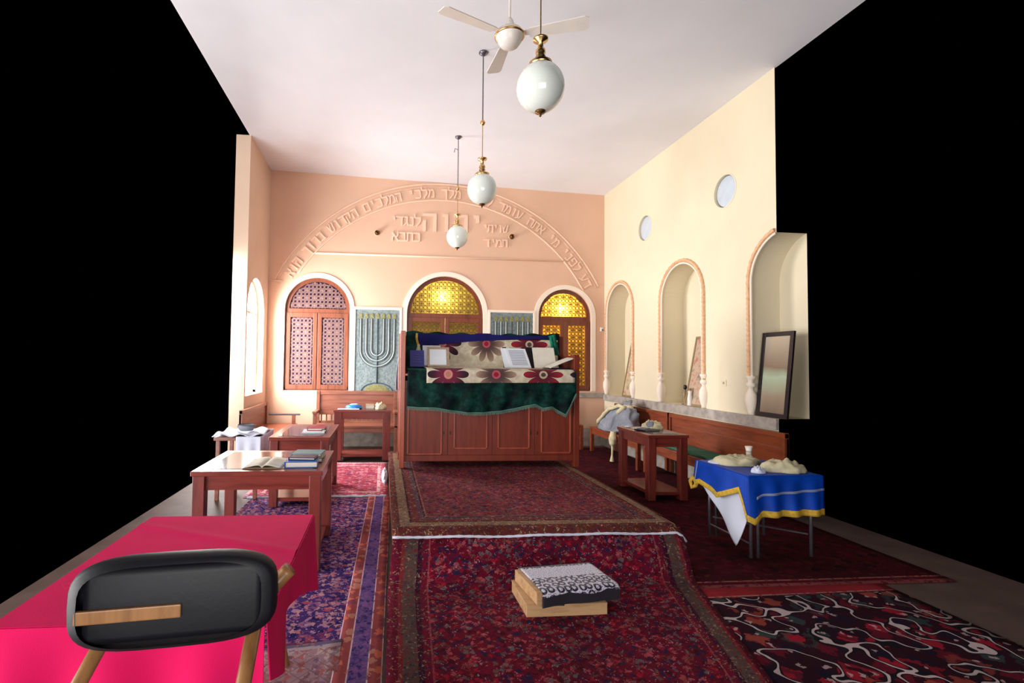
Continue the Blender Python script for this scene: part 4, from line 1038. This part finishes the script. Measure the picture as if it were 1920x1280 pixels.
bench_x('wooden_bench', 'brown bench with spindles and armrests against the back wall under the menorah panel', -1.18, .27, 8.95, 9.45, 1.03, wood_bench_x, True)
bench_x('wooden_bench', 'dark bench against the back wall in the right corner behind the desk', 2.75, 3.66, 9.1, 9.5, .87, wood_bench, False)
# armrest at the far end of the left bench
root = [o for o in COL.objects if o.get('label', '').startswith('wooden bench along the left wall')][0]
MB().box(-1.98, -1.44, 9.24, 9.30, .60, .63, .008).build('armrest', steel, root); MB().box(-1.58, -1.52, 9.24, 9.29, .45, .60, .004).build('arm_post', wood_bench_x, root)
o = MB().box(3.82, 4.15, 5.3, 6.95, .452, .485, .012).build('seat_pad', cloth_green); tag(o, 'long green seat pad on the nearer right wall bench', 'cushion')
o = MB().box(3.45, 3.62, 9.14, 9.42, .0, .24, .01).build('storage_box', m_plain('blue_grey_card', rgb(72, 84, 104), .8)); tag(o, 'blue grey box under the bench in the back right corner', 'box')
MB().box(3.44, 3.63, 9.13, 9.43, .2, .25, .006).build('box_lid', cloth_grey, o)

# bundle of grey shawl with fringes on the right bench
bn = thing('shawl_bundle', 'grey blue bundle of cloth with cream fringed edge slumped on the far right bench', 'cloth', (3.9, 8.1, .452))
prof = [(8.98, .458), (8.9, .56), (8.72, .70), (8.5, .84), (8.32, .91), (8.1, .925), (7.9, .90), (7.78, .80), (7.74, .62), (7.76, .458), (8.3, .456)]
def bun(u, v):
    t = u * len(prof); k = int(t) % len(prof); f = t - int(t); a = prof[k]; b_ = prof[(k + 1) % len(prof)]
    y = a[0] + (b_[0] - a[0]) * f; z = a[1] + (b_[1] - a[1]) * f; s_ = max(0, math.sin(PI * v)) ** .4
    n_ = noise.noise(Vector((y * 5, z * 6, v * 5))) * .10 + (abs(noise.noise(Vector((y * 9 + z * 6, v * 6, 2)))) - .2) * .12
    return (3.74 + .40 * v + .15 * max(0, z - .5) * (1 - v) + n_ * .6, 8.3 + (y - 8.3) * s_ * (1 + n_), max(.456, .456 + (z - .456) * s_ * (1 + n_ * 1.5)))
MB().grid(bun, 66, 18).build('bundle', cloth_grey, bn, smooth=True)
b = MB(); P = [tuple(Vector(bun(k / 11 * .6, .22)) + Vector((-.03, .0, .012))) for k in range(1, 11)]
b.tube(P, lambda t, i: .026 + .008 * (i % 2), 8); b.tube([bun(.46, .1), bun(.5, .3), bun(.55, .5), bun(.58, .8)], .035, 8)
b.build('fringed_edge', cloth_cream, bn, smooth=True)
def tail(u, v):
    a = u * 2 * PI; wd = lerp([(0, .05), (.25, .085), (.42, .07), (.5, .025), (.8, .02), (1, .045)], v)
    x = 3.69 + wd * .7 * math.cos(a); y = 7.95 + wd * math.sin(a) - .0 * v; z = .50 - .48 * v + .0
    return (x - .02 * v, y, z)
MB().grid(tail, 14, 24).build('hanging_fringe', cloth_cream, bn, smooth=True)

# ------------------------------------------------------------------ folding table with blue cover
FX0, FX1, FY0, FY1, FZ = 2.90, 3.52, 3.84, 4.46, .69
root = thing('folding_table', 'folding table with steel tube legs under the royal blue cover', 'table', ((FX0 + FX1) / 2, (FY0 + FY1) / 2, .012))
MB().box(FX0 + .01, FX1, FY0 + .01, FY1, FZ - .03, FZ - .006, .004).build('tabletop', wood_bench_x, root)
for x in (FX0 + .05, FX0 + .11, FX1 - .05):
    for y in (FY0 + .05, FY1 - .05): MB().tube([(x, y, FZ - .03), (x, y, .033)], .013, 8).build('leg', steel, root, smooth=True)
for (p, q) in (((FX0 + .05, FY0 + .05, .14), (FX0 + .05, FY1 - .05, .14)), ((FX0 + .08, FY1 - .05, .20), (FX1 - .05, FY0 + .08, .20)), ((FX0 + .08, FY0 + .05, .30), (FX1 - .05, FY1 - .06, .30))):
    MB().tube([p, q], .008, 6).build('brace', steel, root)
# white under-cloth: corner hanging in a point on the left side
WX = FX0 - .012
def wclo(u, v):
    y = 4.43 - .60 * u; zb = lerp([(0, .50), (.12, .46), (.45, .28), (.78, .10), (.86, .20), (1, .42)], u)
    return (WX - .012 * math.sin(u * 11) * v, y, FZ - .01 + (zb - FZ + .01) * v)
o = MB().grid(wclo, 40, 24).build('white_undercloth', cloth_white, smooth=True, solid=.004); tag(o, 'white cloth hanging in a point below the blue table cover', 'tablecloth')
root = thing('blue_cover', 'royal blue cover with gold fringe and silver ribbon draped over the folding table', 'tablecloth', (3.2, 4.15, FZ))
b = MB()
b.grid(lambda u, v: (FX0 - .02 + (FX1 - FX0 + .02) * u, FY0 - .02 + (FY1 - FY0 + .05) * v, FZ + .004 * math.sin(u * 9) * math.sin(v * 7) * 0 + .003), 20, 20)
ch = [(0, .545), (.06, .51), (.16, .535), (.35, .50), (.5, .47), (.62, .50), (.88, .58), (.94, .50), (1, .385)]   # hem along the left side, far to near
def bs_(u, v):
    y = FY1 + .03 - (FY1 - FY0 + .05) * u; zb = lerp(ch, u); return (FX0 - .03 - .02 * v - .012 * math.sin(u * 13) * v * (1 - u ** 6), y - .025 * v * u ** 8, FZ + .003 + (zb - FZ) * v)
def bf_(u, v):
    x = FX0 - .03 + (FX1 - FX0 + .03) * u; zb = lerp([(0, .385), (.06, .36), (.2, .41), (1, .42)], u); return (x - .02 * v * (1 - u) ** 10, FY0 - .022 - .02 * v - .02 * math.sin(u * 24) * v, FZ + .003 + (zb - FZ) * v)
b.grid(bs_, 44, 16); b.grid(bf_, 44, 16); b.build('cover', cloth_blue, root, smooth=True, solid=.004)
b = MB()
b.grid(lambda u, v: tuple(Vector(bs_(u, 1)) + Vector((-.004, 0, .012 - .045 * v))), 50, 3); b.grid(lambda u, v: tuple(Vector(bf_(u, 1)) + Vector((0, -.004, .012 - .05 * v))), 50, 3)
b.tube([(FX0 - .05, FY1 + .03, .54), (FX0 - .055, FY1 + .07, .50), (FX0 - .05, FY1 + .05, .44), (FX0 - .05, FY1 - .0, .47), (FX0 - .05, FY1 - .03, .52)], .016, 6)
b.build('gold_fringe', cloth_gold, root, smooth=True, solid=.006)
b = MB(); b.grid(lambda u, v: tuple(Vector(bs_(.045 + .025 * v, u)) + Vector((-.006, 0, 0))), 14, 2); b.build('silver_ribbon', cloth_silver, root, smooth=True, solid=.002)
b = MB(); b.grid(lambda u, v: tuple(Vector(bf_(.1 + .9 * u, .36 + .07 * v + .14 * (1 - u) )) + Vector((0, -.006, 0))), 30, 2); b.build('silver_ribbon', cloth_silver, root, smooth=True, solid=.002)
TF = FZ + .006
lump('folded_shawl', cloth_cream, 'cream folded shawl at the far end of the blue covered table', 'cloth', 3.13, 4.28, TF, .19, .12, .09, 33)
lump('folded_shawl', cloth_cream, 'cream shawl heaped at the near right of the blue covered table', 'cloth', 3.32, 4.0, TF, .17, .13, .1, 41)
lump('white_knitted_cap', cloth_white, 'small white knitted cap at the front edge of the blue covered table', 'cap', 3.05, 3.93, TF, .05, .045, .055, 5)
lump('white_folded_cloth', cloth_white, 'flat white cloth at the far left corner of the blue covered table', 'cloth', 2.98, 4.33, TF, .07, .07, .035, 8)
root = thing('white_cup', 'small pinkish white cup among the shawls on the blue covered table', 'cup', (3.31, 4.38, TF))
MB().lathe([(.02, TF), (.024, TF + .1), (.03, TF + .135), (.026, TF + .135), (.02, TF + .02), (0, TF + .02)], (3.31, 4.38, 0), 16).build('bowl', white_enamel, root, smooth=True)
MB().lathe([(.03, TF + .133), (.033, TF + .137), (.03, TF + .141)], (3.31, 4.38, 0), 16, 'Z', False).build('rim', trim_white, root, smooth=True)

# ------------------------------------------------------------------ white draped cloth at far left
root = thing('small_stand', 'small brown stand under the white cloth at the left edge', 'stand', (-1.6, 6.2, .0))
MB().box(-1.85, -1.36, 5.9, 6.5, .66, .70, .005).build('top', wood_bench_x, root)
for x in (-1.83, -1.42):
    for y in (5.92, 6.44): MB().box(x, x + .04, y, y + .04, 0, .66, .003).build('leg', wood_bench_x, root)
b = MB()
b.grid(lambda u, v: (-1.86 + .52 * u, 5.87 + .66 * v, .708 + .03 * math.sin(u * 8 + v * 5) ** 2), 20, 20)
b.grid(lambda u, v: (-1.335 + .03 * math.sin(v * 16) * u, 5.87 + .66 * v, .712 - .38 * u), 14, 30)
b.grid(lambda u, v: (-1.60 + .27 * v, 5.865 - .02 * math.sin(v * 14) * u, .712 - (.42 + .05 * math.sin(v * 3)) * u), 14, 24)
o = b.build('white_drape', cloth_white, smooth=True, solid=.006); tag(o, 'white cloth draped over the small stand at the left edge', 'cloth')
root = thing('metal_bowl', 'blue grey bowl resting on the white cloth at the left edge', 'bowl', (-1.55, 6.1, .745))
MB().lathe([(.03, .745), (.07, .75), (.1, .79), (.105, .81), (.098, .81), (.065, .76), (.001, .757)], (-1.55, 6.1, 0), 24).build('bowl', cloth_grey, root, smooth=True)
MB().lathe([(.104, .808), (.109, .813), (.102, .816)], (-1.55, 6.1, 0), 24, 'Z', False).build('rim', steel, root, smooth=True)

# white cloth on the floor by the platform
lump('dropped_cloth', cloth_white, 'white cloth dropped on the floor by the left edge of the platform', 'cloth', .045, 6.9, .02, .04, .35, .10, 15)

# ------------------------------------------------------------------ framed pictures and ornaments in the niches
def m_pic(name, cols, sc):
    M = Mat(name, .25); v = M.coord(); n = M.noise(v, sc, 4, .6); k = len(cols)
    M.set('Base Color', M.ramp(n, [(.3 + .4 * i / (k - 1), c) for i, c in enumerate(cols)])); return M.m
def niche_pic(label, y0, y1, zt, frame, pic, xb=4.31, fw=.03, xt=4.50):
    z0 = .998; root = thing('leaning_picture', label, 'picture', (xb, (y0 + y1) / 2, z0), 'framed pictures leaning in the niches')
    d = Vector((xt - xb, 0, zt - z0)).normalized(); L = math.hypot(xt - xb, zt - z0)
    Y = Vector((0, 1, 0)); nrm = Y.cross(d)
    R = Matrix((Y, d, nrm)).transposed(); o0 = Vector((xb, 0, z0))
    f = MB(); W = y1 - y0; yc = (y0 + y1) / 2
    def C(yy, t): return o0 + d * t + Vector((0, yy, 0))
    f.obox(C(y0 + fw / 2, L / 2), (fw, L, .025), R, .003); f.obox(C(y1 - fw / 2, L / 2), (fw, L, .025), R, .003)
    f.obox(C(yc, fw / 2), (W - 2 * fw, fw, .025), R, .003); f.obox(C(yc, L - fw / 2), (W - 2 * fw, fw, .025), R, .003)
    f.build('frame', frame, root); MB().obox(C(yc, L / 2), (W - 2 * fw, L - 2 * fw, .008), R).build('picture', pic, root)
    return root
niche_pic('gold framed picture leaning in the niche nearest the back corner', 8.48, 8.92, 2.01, gold_frame, m_pic('picture_beige', [rgb(150, 130, 96), rgb(206, 188, 156), rgb(180, 130, 110)], 9))
niche_pic('gold framed picture leaning in the middle niche beside a figurine', 6.54, 6.99, 1.98, gold_frame, m_pic('picture_rose', [rgb(130, 120, 104), rgb(196, 170, 146), rgb(176, 110, 96)], 11))
def m_glass_reflection():
    M = Mat('painted_glass_reflection', .1); v = M.coord(); a, b_, z = M.sep(v); n = M.noise(v, 3, 2)
    M.set('Base Color', M.ramp(z + n * .15, [(.05, rgb(120, 100, 84)), (.3, rgb(170, 152, 130)), (.5, rgb(188, 206, 176)), (.62, rgb(150, 130, 110)), (1, rgb(190, 178, 160))])); return M.m  # reflection in the glass painted as colour bands up the picture
niche_pic('large black framed glazed picture leaning in the nearest niche', 5.1, 5.56, 1.95, black_frame, m_glass_reflection(), 4.30, .05, 4.40)
root = thing('figurine', 'small dark figurine standing beside the picture in the middle niche', 'figurine', (4.40, 7.12, .998))
MB().lathe([(.05, 1.0), (.055, 1.02), (.02, 1.04), (.035, 1.1), (.04, 1.16), (.02, 1.2), (.012, 1.215)], (4.40, 7.12, 0), 16).build('body', gold_frame, root, smooth=True)
MB().lathe([(.004, 1.21), (.022, 1.225), (.028, 1.25), (.018, 1.28), (0, 1.285)], (4.40, 7.12, 0), 16).build('head', black_frame, root, smooth=True)
root = thing('white_ornament', 'white ceramic ornament in front of the picture in the middle niche', 'ornament', (4.31, 6.86, .998))
MB().lathe([(.035, 1.0), (.04, 1.01), (.03, 1.05), (.036, 1.1), (.024, 1.17), (.03, 1.2), (.01, 1.215)], (4.31, 6.86, 0), 16).build('body', white_enamel, root, smooth=True)
MB().lathe([(.012, 1.21), (.02, 1.22), (.02, 1.24), (0, 1.25)], (4.31, 6.86, 0), 12).build('lid', gold_frame, root, smooth=True)
root = thing('socket_box', 'small grey box on the inner wall of the niche nearest the corner', 'box', (4.62, 9.1, 1.34))
MB().box(4.6, 4.64, 9.0, 9.2, 1.26, 1.44, .006).build('housing', cloth_grey, root); MB().box(4.592, 4.6, 9.05, 9.15, 1.3, 1.38, .003).build('cover', steel, root)
